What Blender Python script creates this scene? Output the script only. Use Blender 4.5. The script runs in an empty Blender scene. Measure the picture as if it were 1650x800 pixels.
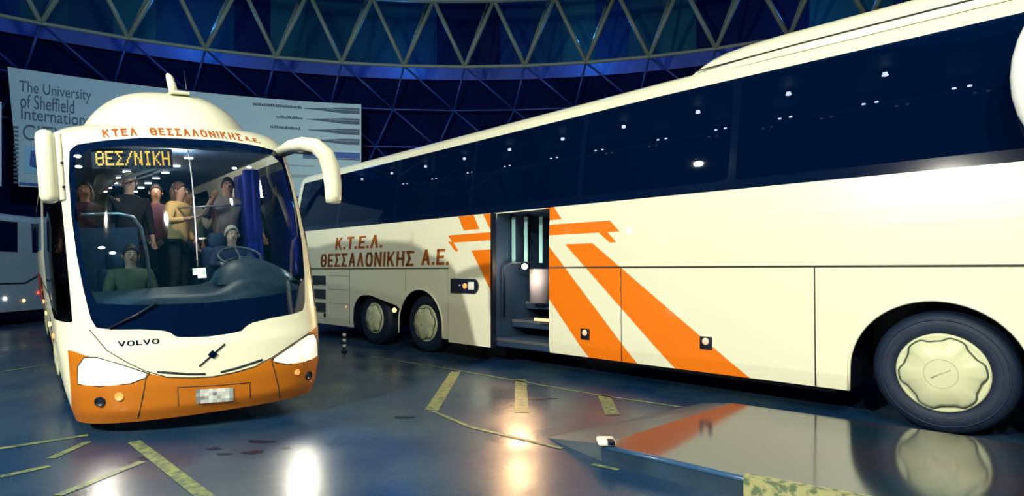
import bpy, bmesh, math, random
from mathutils import Matrix, Vector, Euler
random.seed(7)
C = bpy.context.scene.collection
SC = bpy.context.scene
PI = math.pi
R = math.radians

# ------------------------------------------------------------ camera, world, light, exposure
cd = bpy.data.cameras.new('camera'); cam = bpy.data.objects.new('camera', cd); C.objects.link(cam)
cam.location = (0, 0, 1.5); cam.rotation_euler = (R(90), 0, 0)
cd.sensor_width = 36; cd.lens = 36 * 950 / 1650; cd.shift_y = 36 / 1650; cd.clip_end = 200
SC.camera = cam
w = bpy.data.worlds.new('night'); SC.world = w; w.use_nodes = True
w.node_tree.nodes['Background'].inputs[0].default_value = (0.004, 0.055, 0.24, 1)
w.node_tree.nodes['Background'].inputs[1].default_value = 0.85
SC.view_settings.view_transform = 'Standard'; SC.view_settings.look = 'None'
SC.view_settings.gamma = 1; SC.view_settings.use_curve_mapping = False
SC.view_settings.exposure = 0.0

def light(name, kind, loc, power, col, size=1.0, target=None, **kw):
    l = bpy.data.lights.new(name, kind); l.energy = power; l.color = col
    if kind == 'AREA': l.shape = 'DISK'; l.size = size
    elif kind in ('POINT', 'SPOT'): l.shadow_soft_size = size
    o = bpy.data.objects.new(name, l); C.objects.link(o); o.location = loc
    if target: o.rotation_euler = (Vector(target) - Vector(loc)).to_track_quat('-Z', 'Y').to_euler()
    for k, v in kw.items(): setattr(l, k, v)
    return o
for lx, ly, lz, e, c in ((-7.0, -3.2, 6.6, 1450, (1.0, .96, .80)), (-1.0, -4.0, 8.2, 430, (1.0, .96, .72)), (1.5, -4.5, 8.2, 330, (1.0, .96, .72)),
                        (-11.0, 3.0, 8.6, 120, (.9, 1.0, .85)), (2.5, -1.0, 8.6, 170, (.95, 1.0, .75))):
    light('hall_lamp', 'SPOT', (lx, ly, lz), e*4.6, c, .14, (lx*.3+.9, ly+9.0, 1.4), spot_size=R(105), spot_blend=.9)
light('banner_flood', 'AREA', (-6.0, 10.0, 9.0), 420, (.75, .95, 1.0), 1.5, (-11.5, 20.5, 6.0))
for a in (-42, -24, -6, 12, 30, 46):
    light('wall_wash', 'POINT', (-1.9 + 23.9 * math.sin(R(a)), -.5 + 23.9 * math.cos(R(a)), 10.6), 110, (.03, .32, 1.0), .06)
for a in (-30, -5, 20):
    light('dome_wash', 'POINT', (-1.9 + 18 * math.sin(R(a)), -.5 + 18 * math.cos(R(a)), 7.0), 60, (.02, .10, 1.0), .05)

# ------------------------------------------------------------ materials
def mat(name, col, rough=.5, metal=0, spec=.5, emit=None, es=0, coat=0, ior=None):
    m = bpy.data.materials.new(name); m.use_nodes = True
    b = m.node_tree.nodes['Principled BSDF']
    b.inputs['Base Color'].default_value = (*col, 1); b.inputs['Roughness'].default_value = rough
    b.inputs['Metallic'].default_value = metal; b.inputs['Specular IOR Level'].default_value = spec
    b.inputs['Coat Weight'].default_value = coat; b.inputs['Coat Roughness'].default_value = .05
    if ior: b.inputs['IOR'].default_value = ior
    if emit: b.inputs['Emission Color'].default_value = (*emit, 1); b.inputs['Emission Strength'].default_value = es
    return m
def noisy(m, scale, c2, lo=.35, hi=.65, detail=6, r2=None, bump=0, coords='Object', rscale=None):
    nt = m.node_tree; b = nt.nodes['Principled BSDF']; L = nt.links
    tc = nt.nodes.new('ShaderNodeTexCoord'); n = nt.nodes.new('ShaderNodeTexNoise')
    n.inputs['Scale'].default_value = scale; n.inputs['Detail'].default_value = detail
    L.new(tc.outputs[coords], n.inputs['Vector'])
    rp = nt.nodes.new('ShaderNodeValToRGB'); rp.color_ramp.elements[0].position = lo; rp.color_ramp.elements[1].position = hi
    rp.color_ramp.elements[0].color = b.inputs['Base Color'].default_value[:]; rp.color_ramp.elements[1].color = (*c2, 1)
    L.new(n.outputs['Fac'], rp.inputs['Fac']); L.new(rp.outputs['Color'], b.inputs['Base Color'])
    if r2 is not None:
        n2 = nt.nodes.new('ShaderNodeTexNoise'); n2.inputs['Scale'].default_value = rscale or scale * .6; n2.inputs['Detail'].default_value = 8
        L.new(tc.outputs[coords], n2.inputs['Vector'])
        mr = nt.nodes.new('ShaderNodeMapRange'); mr.inputs['From Min'].default_value = .38; mr.inputs['From Max'].default_value = .62
        mr.inputs['To Min'].default_value = b.inputs['Roughness'].default_value; mr.inputs['To Max'].default_value = r2
        L.new(n2.outputs['Fac'], mr.inputs['Value']); L.new(mr.outputs['Result'], b.inputs['Roughness'])
    if bump:
        n3 = nt.nodes.new('ShaderNodeTexNoise'); n3.inputs['Scale'].default_value = scale * 12; n3.inputs['Detail'].default_value = 5
        L.new(tc.outputs[coords], n3.inputs['Vector'])
        bp = nt.nodes.new('ShaderNodeBump'); bp.inputs['Strength'].default_value = bump; bp.inputs['Distance'].default_value = .01
        L.new(n3.outputs['Fac'], bp.inputs['Height']); L.new(bp.outputs['Normal'], b.inputs['Normal'])
    return m
def glass(name, tint, refl_rough=.02, ior=1.5, gloss=(1, 1, 1), lift=None, fa=.3):
    m = bpy.data.materials.new(name); m.use_nodes = True; nt = m.node_tree
    for n in list(nt.nodes): nt.nodes.remove(n)
    o = nt.nodes.new('ShaderNodeOutputMaterial'); mx = nt.nodes.new('ShaderNodeMixShader')
    t = nt.nodes.new('ShaderNodeBsdfTransparent'); g = nt.nodes.new('ShaderNodeBsdfGlossy'); f = nt.nodes.new('ShaderNodeFresnel')
    t.inputs[0].default_value = (*tint, 1); g.inputs['Roughness'].default_value = refl_rough; g.inputs[0].default_value = (*gloss, 1)
    f.inputs[0].default_value = ior
    base = t
    if lift:  # diffuse colour mixed into the glass to imitate lifted, hazy blacks
        d = nt.nodes.new('ShaderNodeBsdfDiffuse'); d.inputs[0].default_value = (*lift, 1)
        base = nt.nodes.new('ShaderNodeMixShader'); base.inputs[0].default_value = fa
        nt.links.new(t.outputs[0], base.inputs[1]); nt.links.new(d.outputs[0], base.inputs[2])
    nt.links.new(f.outputs[0], mx.inputs[0]); nt.links.new(base.outputs[0], mx.inputs[1]); nt.links.new(g.outputs[0], mx.inputs[2])
    nt.links.new(mx.outputs[0], o.inputs[0]); return m
CREAM = mat('cream_paint', (.81, .82, .64), .32, spec=.5, coat=.35)
DOORCREAM = CREAM
ORANGE = mat('orange_paint', (.84, .185, .0), .4, coat=.15)
BUMPER = mat('bumper_orange', (.52, .155, .003), .4, coat=.25)
BLACK = mat('black_plastic', (.003, .008, .022), .4)
GLOSSBLACK = mat('gloss_black', (.001, .007, .032), .08, coat=.5)
SEAM = mat('seam_dark', (.02, .03, .03), .6)
RUBBER = noisy(mat('rubber', (.001, .010, .036), .65), 9, (.002, .015, .046))
HUB = mat('hubcap_paint', (.62, .66, .44), .4)
HUBGROOVE = mat('hub_groove', (.05, .07, .06), .5)
WIND = glass('windshield_glass', (.50, .66, .78), .02, 1.5, lift=(.0, .03, .07), fa=.12)
TINT = glass('tinted_glass', (.06, .07, .10), .02, 1.45, lift=(.0, .010, .055), fa=.45)
SIDEGL = glass('side_glass', (.16, .24, .30), .02, 1.5)
CHROME = mat('chrome', (.7, .7, .72), .15, 1)
LENS = mat('headlight_lens', (.7, .7, .6), .1, emit=(1, .95, .78), es=.55)
BULB = mat('headlight_bulb', (1, 1, 1), .2, emit=(1, .97, .85), es=16)
AMBER = mat('amber_lamp', (.9, .35, .1), .3, emit=(1, .45, .12), es=.5)
AMBERLIT = mat('amber_lit', (.9, .5, .1), .3, emit=(1, .55, .15), es=4)
REDLIT = mat('red_lit', (.9, .05, .02), .3, emit=(1, .06, .03), es=3)
WHITELIT = mat('white_lit', (1, 1, 1), .3, emit=(1, .98, .92), es=8)
LEDON = mat('led_on', (1, .5, .05), .3, emit=(1, .44, .05), es=1.55)
SPOTLIT = mat('spot_lit', (1, 1, 1), .3, emit=(1, .93, .82), es=22)
CABLIT = mat('cabin_lit', (1, 1, 1), .3, emit=(1, .93, .82), es=7)
LETTER = mat('letter_orange', (.40, .10, .012), .6)
LETTERB = mat('letter_brown', (.26, .085, .02), .6)
INTDARK = mat('interior_dark', (.012, .03, .055), .6)
INTBLUE = mat('interior_blue', (.010, .035, .085), .7)
DASH = noisy(mat('dashboard', (.02, .06, .09), .45), 14, (.03, .09, .13))
CURTAIN = mat('blue_curtain', (.005, .015, .25), .8)
STEEL = mat('steel', (.5, .55, .58), .3, .9)
TRUSS = mat('truss_paint', (.20, .26, .20), .5)
LATTICE = mat('lattice_paint', (.012, .04, .20), .5)
YELLOW = noisy(mat('line_streak_yellow', (.22, .27, .10), .5), 14, (.06, .10, .09), .40, .62)
SKINS = [mat('skin', c, .55) for c in ((.55, .30, .20), (.42, .22, .14), (.62, .40, .30))]

# ------------------------------------------------------------ mesh helpers
class MB:
    def __init__(s): s.v = []; s.f = []; s.m = []; s.sm = []
    def add(s, vs, fs, mi=0, smooth=False):
        b = len(s.v); s.v += [tuple(v) for v in vs]
        for f in fs: s.f.append(tuple(i + b for i in f)); s.m.append(mi); s.sm.append(smooth)
        return s
    def box(s, a, b, mi=0, bev=0):
        if bev:
            bm = bmesh.new(); bmesh.ops.create_cube(bm, size=1)
            sz = [b[i] - a[i] for i in range(3)]; ct = [(a[i] + b[i]) / 2 for i in range(3)]
            for v in bm.verts: v.co = Vector((ct[i] + v.co[i] * sz[i] for i in range(3)))
            bmesh.ops.bevel(bm, geom=list(bm.edges), offset=min(bev, min(abs(x) for x in sz) * .49), segments=3, profile=.5, affect='EDGES')
            bm.verts.index_update()
            s.add([v.co[:] for v in bm.verts], [[v.index for v in f.verts] for f in bm.faces], mi, True); bm.free(); return s
        x0, y0, z0 = a; x1, y1, z1 = b
        return s.add([(x0,y0,z0),(x1,y0,z0),(x1,y1,z0),(x0,y1,z0),(x0,y0,z1),(x1,y0,z1),(x1,y1,z1),(x0,y1,z1)],
                     [(0,3,2,1),(4,5,6,7),(0,1,5,4),(1,2,6,5),(2,3,7,6),(3,0,4,7)], mi)
    def tube(s, pts, r, mi=0, n=8, closed=False):
        pts = [Vector(p) for p in pts]; rs = r if isinstance(r, (list, tuple)) else [r] * len(pts)
        vs = []; up = None; N = len(pts)
        for i, p in enumerate(pts):
            if closed: t = pts[(i + 1) % N] - pts[i - 1]
            else: t = (pts[min(i + 1, N - 1)] - pts[max(i - 1, 0)])
            t.normalize()
            if up is None: up = t.orthogonal().normalized()
            up = (up - t * up.dot(t)).normalized(); sd = t.cross(up)
            for k in range(n):
                a = 2 * PI * k / n; vs.append(p + (up * math.cos(a) + sd * math.sin(a)) * rs[i])
        fs = []
        for i in range(N if closed else N - 1):
            j = (i + 1) % N
            for k in range(n): fs.append((i*n+k, i*n+(k+1)%n, j*n+(k+1)%n, j*n+k))
        if not closed: fs.append(tuple(range(n))[::-1]); fs.append(tuple((N-1)*n+k for k in range(n)))
        return s.add(vs, fs, mi, True)
    def lathe(s, prof, mi=0, n=48, M=None, caps=True):   # prof: (r, h) about +y axis
        M = M or Matrix.Identity(4); vs = []
        for r, h in prof:
            for k in range(n): a = 2*PI*k/n; vs.append(M @ Vector((r*math.cos(a), h, r*math.sin(a))))
        fs = [(i*n+k, (i+1)*n+k, (i+1)*n+(k+1)%n, i*n+(k+1)%n) for i in range(len(prof)-1) for k in range(n)]
        if caps: fs.append(tuple(range(n))); fs.append(tuple((len(prof)-1)*n+k for k in range(n))[::-1])
        return s.add(vs, fs, mi, True)
    def prism(s, poly, z0, z1, mi=0):   # poly in xy
        n = len(poly)
        vs = [(x, y, z0) for x, y in poly] + [(x, y, z1) for x, y in poly]
        return s.add(vs, [tuple(range(n))[::-1], tuple(range(n, 2*n))] + [(i, (i+1)%n, n+(i+1)%n, n+i) for i in range(n)], mi)
    def prism_y(s, poly, y0, y1, mi=0):   # poly in xz, extruded in y
        n = len(poly)
        vs = [(x, y0, z) for x, z in poly] + [(x, y1, z) for x, z in poly]
        return s.add(vs, [tuple(range(n)), tuple(range(n, 2*n))[::-1]] + [(i, n+i, n+(i+1)%n, (i+1)%n) for i in range(n)], mi)
    def sphere(s, c, r, mi=0, n=16, sq=(1, 1, 1)):
        vs = []; fs = []; m = n // 2
        for i in range(m + 1):
            t = PI * i / m
            for k in range(n): a = 2*PI*k/n; vs.append((c[0]+r*sq[0]*math.sin(t)*math.cos(a), c[1]+r*sq[1]*math.sin(t)*math.sin(a), c[2]+r*sq[2]*math.cos(t)))
        for i in range(m):
            for k in range(n): fs.append((i*n+k, (i+1)*n+k, (i+1)*n+(k+1)%n, i*n+(k+1)%n))
        return s.add(vs, fs, mi, True)
    def build(s, name, mats, parent=None, merge=0, M=None, recalc=True):
        me = bpy.data.meshes.new(name); me.from_pydata([tuple(v) for v in s.v], [], s.f)
        mats = mats if isinstance(mats, (list, tuple)) else [mats]
        for m in mats: me.materials.append(m)
        me.polygons.foreach_set('material_index', s.m); me.polygons.foreach_set('use_smooth', s.sm)
        bm = bmesh.new(); bm.from_mesh(me)
        if merge: bmesh.ops.remove_doubles(bm, verts=bm.verts, dist=merge)
        if recalc: bmesh.ops.recalc_face_normals(bm, faces=bm.faces)
        bm.to_mesh(me); bm.free(); me.update()
        o = bpy.data.objects.new(name, me); C.objects.link(o)
        if M is not None: o.matrix_basis = M
        if parent is not None: o.parent = parent
        return o
def tag(o, label=None, cat=None, group=None, kind=None):
    if label: o['label'] = label
    if cat: o['category'] = cat
    if group: o['group'] = group
    if kind: o['kind'] = kind
    return o
def empty(name, label, cat, loc=(0, 0, 0), rotz=0, group=None):
    o = bpy.data.objects.new(name, None); C.objects.link(o); o.empty_display_size = .2
    o.location = loc; o.rotation_euler = (0, 0, rotz); return tag(o, label, cat, group)
def copy_tree(o, parent=None):
    c = o.copy(); C.objects.link(c)
    if parent is not None: c.parent = parent
    for ch in list(o.children): copy_tree(ch, c)
    return c
def structure(o): o['kind'] = 'structure'; return o
def polymesh(polys, name, mats, parent, smooth=True, mi=None, solid=0, recalc=False):
    idx = {}; vs = []; fs = []; ms = []
    for n_, poly in enumerate(polys):
        f = []
        for v in poly:
            k = (round(v[0], 5), round(v[1], 5), round(v[2], 5))
            if k not in idx: idx[k] = len(vs); vs.append(k)
            if not f or f[-1] != idx[k]: f.append(idx[k])
        if len(f) > 1 and f[0] == f[-1]: f.pop()
        if len(set(f)) == len(f) and len(f) > 2: fs.append(f); ms.append(mi[n_] if mi else 0)
    mb = MB(); mb.add(vs, fs, 0, smooth); mb.m = ms
    o = mb.build(name, mats, parent, recalc=recalc)
    if solid:
        md = o.modifiers.new('thickness', 'SOLIDIFY'); md.thickness = solid; md.offset = -1
    return o
def clip(polys, f):
    ins, outs = [], []
    for p in polys:
        v = [f(q) for q in p]
        if all(x <= 1e-9 for x in v): ins.append(p); continue
        if all(x >= -1e-9 for x in v): outs.append(p); continue
        a, b = [], []; n = len(p)
        for i in range(n):
            p0, p1, v0, v1 = p[i], p[(i+1) % n], v[i], v[(i+1) % n]
            (a if v0 <= 0 else b).append(p0)
            if (v0 <= 0) != (v1 <= 0):
                t = v0 / (v0 - v1); q = tuple(p0[k] + t * (p1[k] - p0[k]) for k in range(3)); a.append(q); b.append(q)
        if len(a) > 2: ins.append(a)
        if len(b) > 2: outs.append(b)
    return ins, outs
def sdpoly(P):
    E = [(P[i], P[(i+1) % len(P)]) for i in range(len(P))]
    def f(x, z):
        d = 1e9; ins = False
        for (ax, az), (bx, bz) in E:
            ex, ez = bx-ax, bz-az; wx, wz = x-ax, z-az
            t = max(0, min(1, (wx*ex+wz*ez) / (ex*ex+ez*ez+1e-12)))
            dx, dz = wx-t*ex, wz-t*ez; d = min(d, dx*dx+dz*dz)
            if (az > z) != (bz > z) and x < (bx-ax)*(z-az)/(bz-az)+ax: ins = not ins
        return -math.sqrt(d) if ins else math.sqrt(d)
    return f
def interp(x, xs, ys):
    if x <= xs[0]: return ys[0]
    for i in range(1, len(xs)):
        if x <= xs[i]: return ys[i-1] + (ys[i]-ys[i-1]) * (x-xs[i-1]) / (xs[i]-xs[i-1])
    return ys[-1]
def text_tris(s, bold=0.0, space=1.0):
    cu = bpy.data.curves.new('t', 'FONT'); cu.body = s; cu.offset = bold; cu.space_character = space; cu.resolution_u = 4
    o = bpy.data.objects.new('t', cu); C.objects.link(o)
    dg = bpy.context.evaluated_depsgraph_get(); dg.update()
    me = bpy.data.meshes.new_from_object(o.evaluated_get(dg))
    bm = bmesh.new(); bm.from_mesh(me); bmesh.ops.triangulate(bm, faces=bm.faces)
    vs = [(v.co.x, v.co.y) for v in bm.verts]; bm.verts.index_update()
    fs = [[v.index for v in f.verts] for f in bm.faces]; bm.free()
    bpy.data.objects.remove(o); bpy.data.curves.remove(cu); bpy.data.meshes.remove(me)
    return vs, fs
GLYPH = {   # strokes in a unit box; poly-lines drawn with square pens
 'Κ': (.80, [[(0, 0), (0, 1)], [(.0, .42), (1, 1)], [(.28, .58), (1, 0)]]), 'Τ': (.75, [[(.5, 0), (.5, 1)], [(0, 1), (1, 1)]]),
 'Ε': (.68, [[(0, 0), (0, 1)], [(0, 1), (1, 1)], [(0, .5), (.85, .5)], [(0, 0), (1, 0)]]), 'Λ': (.85, [[(0, 0), (.5, 1)], [(.5, 1), (1, 0)]]),
 'Θ': (.85, [[(.25, 0), (0, .25), (0, .75), (.25, 1), (.75, 1), (1, .75), (1, .25), (.75, 0), (.25, 0)], [(.25, .5), (.75, .5)]]),
 'Ο': (.85, [[(.25, 0), (0, .25), (0, .75), (.25, 1), (.75, 1), (1, .75), (1, .25), (.75, 0), (.25, 0)]]), 'O': (1.3, [[(.25, 0), (0, .3), (0, .7), (.25, 1), (.75, 1), (1, .7), (1, .3), (.75, 0), (.25, 0)]]),
 'Σ': (.72, [[(1, 1), (0, 1), (.5, .5), (0, 0), (1, 0)]]), 'Α': (.85, [[(0, 0), (.5, 1)], [(.5, 1), (1, 0)], [(.2, .32), (.8, .32)]]),
 'Ν': (.80, [[(0, 0), (0, 1)], [(0, 1), (1, 0)], [(1, 0), (1, 1)]]), 'Ι': (.0, [[(0, 0), (0, 1)]]), 'Η': (.78, [[(0, 0), (0, 1)], [(1, 0), (1, 1)], [(0, .5), (1, .5)]]),
 '.': (.0, [[(0, 0), (0, .04)]]), 'V': (1.3, [[(0, 1), (.5, 0)], [(.5, 0), (1, 1)]]), 'L': (.9, [[(0, 1), (0, 0), (1, 0)]])}
def stroke_obj(s_, box, fn, m, parent, pen=.22, gap=.30, slant=0, name='lettering', penz=.17):
    W_ = .62; x = 0; segs = []
    for ch in s_:
        if ch == ' ': x += .75; continue
        gw, st_ = GLYPH[ch]; gw *= W_
        for pl in st_:
            for a_, b_ in zip(pl, pl[1:]): segs.append((x+pen/2+a_[0]*gw, a_[1], x+pen/2+b_[0]*gw, b_[1]))
        x += gw+pen+gap*.45
    tot = x-gap*.45; u0, u1, v0, v1 = box; k = (u1-u0)/tot; mb = MB()
    for ax, az, bx, bz in segs:
        ax, bx = ax*k, bx*k; hz = penz/2; az = hz+az*(1-2*hz); bz = hz+bz*(1-2*hz); pu = pen*k/2; pv = hz
        dx, dz = abs(bx-ax), abs(bz-az)*(v1-v0)
        if dx > 2.2*dz: q = [(ax-(pu if ax < bx else -pu), az-pv), (bx+(pu if ax < bx else -pu), bz-pv), (bx+(pu if ax < bx else -pu), bz+pv), (ax-(pu if ax < bx else -pu), az+pv)]
        else:
            sg = 1 if bz > az else -1; q = [(ax-pu, az-sg*pv), (ax+pu, az-sg*pv), (bx+pu, bz+sg*pv), (bx-pu, bz+sg*pv)]
        n_ = 3; vs = []
        for t in range(n_+1):
            t /= n_
            if dx > 2.2*dz: e = [(q[0][0]+(q[1][0]-q[0][0])*t, q[0][1]+(q[1][1]-q[0][1])*t), (q[3][0]+(q[2][0]-q[3][0])*t, q[3][1]+(q[2][1]-q[3][1])*t)]
            else: e = [(q[0][0]+(q[3][0]-q[0][0])*t, q[0][1]+(q[3][1]-q[0][1])*t), (q[1][0]+(q[2][0]-q[1][0])*t, q[1][1]+(q[2][1]-q[1][1])*t)]
            vs += [fn(u0+uu+slant*vv, v0+(v1-v0)*vv) for uu, vv in e]
        mb.add(vs, [(2*i, 2*i+1, 2*i+3, 2*i+2) for i in range(n_)])
    return mb.build(name, m, parent, recalc=False)
def text_obj(s, box, fn, m, parent, name='lettering', bold=.012, space=1.0, slant=0):
    # box=(u0,u1,v0,v1): letters stretched to it; fn maps (u,v) to a 3-D point on the surface
    vs, fs = text_tris(s, bold, space)
    x0 = min(v[0] for v in vs); x1 = max(v[0] for v in vs); y0 = min(v[1] for v in vs); y1 = max(v[1] for v in vs)
    u0, u1, v0, v1 = box; out = []
    for x, y in vs:
        b = (y-y0)/(y1-y0); out.append(fn(u0+(u1-u0)*(x-x0)/(x1-x0)+slant*b, v0+(v1-v0)*b))
    mb = MB(); mb.add(out, fs); return mb.build(name, m, parent, recalc=False)

# ------------------------------------------------------------ hall: floor, walls, dome
HC = Vector((-1.9, -.5, 0))
def ring(a, r, z): return (HC.x + r*math.sin(R(a)), HC.y + r*math.cos(R(a)), z)
FLOOR = noisy(mat('wet_floor', (.004, .032, .095), .24, spec=.6), .9, (.026, .060, .100), .40, .62, 11, r2=.42, bump=.22, rscale=.8)
mb = MB(); mb.add([ring(i*6, 24.2, 0) for i in range(60)], [tuple(range(60))[::-1]])
floor = structure(mb.build('floor', FLOOR))
def paint_line(pts, wd, name='floor_line_streak'):
    m_ = MB(); pts = [Vector((x, y, 0)) for x, y in pts]; n = len(pts); L_ = []
    for i, p in enumerate(pts):
        t = (pts[min(i+1, n-1)] - pts[max(i-1, 0)]).normalized(); s = Vector((-t.y, t.x, 0)) * wd / 2; L_.append((p+s, p-s))
    for i in range(n-1):
        a, b = L_[i]; c, d = L_[i+1]; m_.add([(*q.xy, .004) for q in (a, b, d, c)], [(0, 1, 2, 3)])
    o = m_.build(name, YELLOW, floor); return o
paint_line([(-2.43, 10.25), (-.79, 8.8), (1.01, 7.09), (1.85, 6.45)], .05)
paint_line([(-.83, 8.7), (-.86, 6.3)], .15); paint_line([(.12, 8.1), (.10, 6.2)], .15); paint_line([(1.10, 7.05), (1.04, 6.1)], .15)
paint_line([(-.84, 6.26), (-.38, 5.61), (.42, 4.95)], .05)
paint_line([(-3.3, 5.15), (-2.04, 3.91), (-1.6, 3.5)], .10)
for x0, y0, x1, y1 in ((0, 724, 142, 702), (82, 740, 142, 713), (93, 800, 229, 745), (0, 600, 82, 588), (0, 770, 80, 752)):
    z0, z1 = 1425/(y0-436), 1425/(y1-436); paint_line([((x0-825)/950*z0, z0), ((x1-825)/950*z1, z1)], .07)  # light streaks on the left floor, laid as yellow paint strips
STAIN = mat('oil_stain', (.002, .008, .03), .4, spec=.3)
for cx, cy, a, b in ((-2.9, 4.72, .10, .05), (-2.2, 5.15, .12, .05), (-2.12, 4.85, .09, .045), (-2.35, 4.8, .06, .03), (-1.9, 4.95, .05, .03), (.28, 6.9, .22, .05), (-1.1, 6.0, .1, .05), (-2.5, 4.95, .06, .03)):
    n = 22; ph = random.random()*6
    pts = [(cx + a*math.cos(2*PI*k/n)*(1+.25*math.sin(3*2*PI*k/n+ph)), cy + b*math.sin(2*PI*k/n)*(1+.3*math.cos(2*2*PI*k/n+ph)), .003) for k in range(n)]
    MB().add(pts, [tuple(range(n))]).build('oil_stain', STAIN, floor)

def cyl(r0, r1, z0, z1, a0, a1, step=3.0, mi=None):
    m_ = MB(); n = int(round((a1-a0)/step)); vs = []; fs = []
    for i in range(n+1): a = a0+(a1-a0)*i/n; vs += [ring(a, r0, z0), ring(a, r1, z1)]
    fs = [(2*i, 2*i+2, 2*i+3, 2*i+1) for i in range(n)]
    m_.add(vs, fs, 0, False)
    if mi: m_.m = [mi(i) for i in range(n)]
    return m_
WALLLOW = noisy(mat('dark_wall', (.0003, .003, .030), .9, spec=.05), .8, (.001, .006, .05))
structure(cyl(23.9, 23.9, 0, 9.0, 0, 360).build('wall_back', WALLLOW, recalc=False))
PANELS = [mat('wall_panel', c, .7, spec=.1) for c in ((.006, .055, .09), (.003, .03, .11), (.001, .009, .05), (.01, .08, .10), (.004, .04, .09))]
rp = random.Random(3)
seq = [rp.choice((0, 1, 1, 2, 2, 4, 4, 3)) for _ in range(240)]
structure(cyl(26.2, 26.2, 8.4, 16.5, 0, 360, 1.5, lambda i: seq[i//2]).build('wall_upper', PANELS, recalc=False))
structure(cyl(23.9, 26.2, 9.0, 8.9, 0, 360).build('trim_1', WALLLOW, recalc=False))
LEDGE = mat('ledge_blue', (.015, .06, .30), .5)
m_ = cyl(25.6, 25.6, 9.6, 10.15, 0, 360); structure(m_.build('trim_2', LEDGE, recalc=False))
CEILM = mat('dome_roof', (.01, .03, .10), .6)
structure(cyl(26.2, 14.0, 16.5, 21.0, 0, 360).build('ceiling', CEILM, recalc=False))

def bar(a, b, r, mi=0, n=6): return MB().tube([a, b], r, mi, n)
st = 5.73
truss = empty('ring_truss', 'pale grey steel ring truss of V shaped struts running round the dome', 'truss', (0, 0, 0))
ks = range(-10, 12)
def n_low(k): return ring(.24+st*k, 23.0, 9.27)
def n_up(k): return ring(.24+st*(k+.5), 22.7, 11.66)
def n_back(k): return ring(.24+st*(k+.36), 24.6, 12.6)
MB().tube([n_low(k) for k in ks], .07, 0, 6).build('bottom_chord', TRUSS, truss)
MB().tube([n_up(k) for k in ks], .11, 0, 6).build('top_chord', TRUSS, truss)
MB().tube([n_back(k) for k in ks], .09, 0, 6).build('back_chord', TRUSS, truss)
for k in ks:
    bar(n_low(k), n_up(k), .085).build('strut', TRUSS, truss)
    bar(n_low(k), n_up(k-1), .085).build('strut', TRUSS, truss)
    bar(n_low(k), n_back(k), .06).build('strut', TRUSS, truss)
lat = empty('dome_lattice', 'dark blue triangular steel lattice on the dome wall below the ring truss', 'lattice', (0, 0, 0))
def m2(k): return ring(-.9+st*k, 23.55, 7.75)
def m3(k): return ring(-2.6+st*(k+.02), 23.6, 6.3)
kk = range(-7, 6)
MB().tube([m2(k) for k in kk], .035, 0, 6).build('chord', LATTICE, lat)
MB().tube([m3(k) for k in kk], .035, 0, 6).build('chord', LATTICE, lat)
for k in kk:
    lo = n_low(k)
    bar(lo, m2(k), .04).build('brace', LATTICE, lat); bar(lo, m2(k+1), .04).build('brace', LATTICE, lat)
    bar(m2(k), m3(k), .04).build('brace', LATTICE, lat); bar(m2(k), m3(k+1), .04).build('brace', LATTICE, lat)
for k in range(-4, 6):
    bar(m3(k), ring(-4.5+st*k, 23.6, 4.6), .035).build('brace', LATTICE, lat); bar(m3(k), ring(-4.5+st*(k+1), 23.6, 4.6), .035).build('brace', LATTICE, lat)

# ------------------------------------------------------------ banners on the wall
BANM = noisy(mat('banner_vinyl', (.36, .56, .58), .5), .5, (.42, .60, .60))
BGREY = mat('banner_grey', (.06, .11, .15), .6); BLINE = mat('banner_line', (.30, .40, .40), .6)
BBLUE = mat('banner_blue', (.02, .10, .35), .6); BSKY = mat('banner_sky', (.25, .60, .72), .6); BWHITE = mat('banner_white', (.62, .80, .82), .6)
def banner(a0, a1, z0, z1, slant=0, name='banner'):
    m_ = MB(); n = 40; vs = []
    for i in range(n+1):
        t = i/n
        for z in (z0, z1):
            aa = a0+(a1-a0)*t + (slant*(1-t) if z == z0 else 0)
            vs += [ring(aa, 22.78, z), ring(aa, 22.84, z)]
    fs = []
    for i in range(n):
        b = 4*i; c = b+4; fs += [(b, b+2, c+2, c), (b+1, c+1, c+3, b+3), (b+2, b+3, c+3, c+2), (b, c, c+1, b+1)]
    fs += [(0, 1, 3, 2), (4*n, 4*n+2, 4*n+3, 4*n+1)]
    return m_.add(vs, fs)
ban = banner(-36.1, -9.4, 4.08, 7.69, .66).build('university_banner', BANM)
tag(ban, 'long pale blue advertising banner with university lettering high on the curved wall', 'banner')
def bs(u, v): return ring(u, 22.765, v)
def rect(u0, u1, v0, v1, m, nm, par=ban, n=8):
    m_ = MB(); vs = [bs(u0+(u1-u0)*i/n, v) for i in range(n+1) for v in (v0, v1)]
    m_.add(vs, [(2*i, 2*i+2, 2*i+3, 2*i+1) for i in range(n)]); return m_.build(nm, m, par, recalc=False)
for s, b_ in (('The University', (-35.4, -30.9, 6.88, 7.33)), ('of Sheffield', (-35.35, -32.0, 6.50, 6.93)), ('International', (-35.3, -30.7, 6.14, 6.52)), ('CITY', (-35.2, -32.6, 5.52, 6.0))):
    text_obj(s, b_, bs, BGREY, ban, bold=.004 if s != 'CITY' else -.004)
rect(-35.1, -33.2, 4.5, 5.35, BSKY, 'picture'); 
m_ = MB(); m_.add([bs(-34.7, 5.2), bs(-34.0, 5.2), bs(-34.2, 4.9), bs(-33.6, 4.75), bs(-34.0, 4.6), bs(-34.8, 4.75)], [(0, 1, 2, 3, 4, 5)]); m_.v = [(v[0]*.999, v[1]*.999, v[2]) for v in m_.v]; m_.build('picture_mark', BBLUE, ban, recalc=False)
for k in range(14): rect(-35.75, -35.45, 4.15+k*.13, 4.22+k*.13, BGREY, 'small_print', n=1)
rect(-35.4, -12, 4.12, 4.2, BBLUE, 'stripe')
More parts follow.
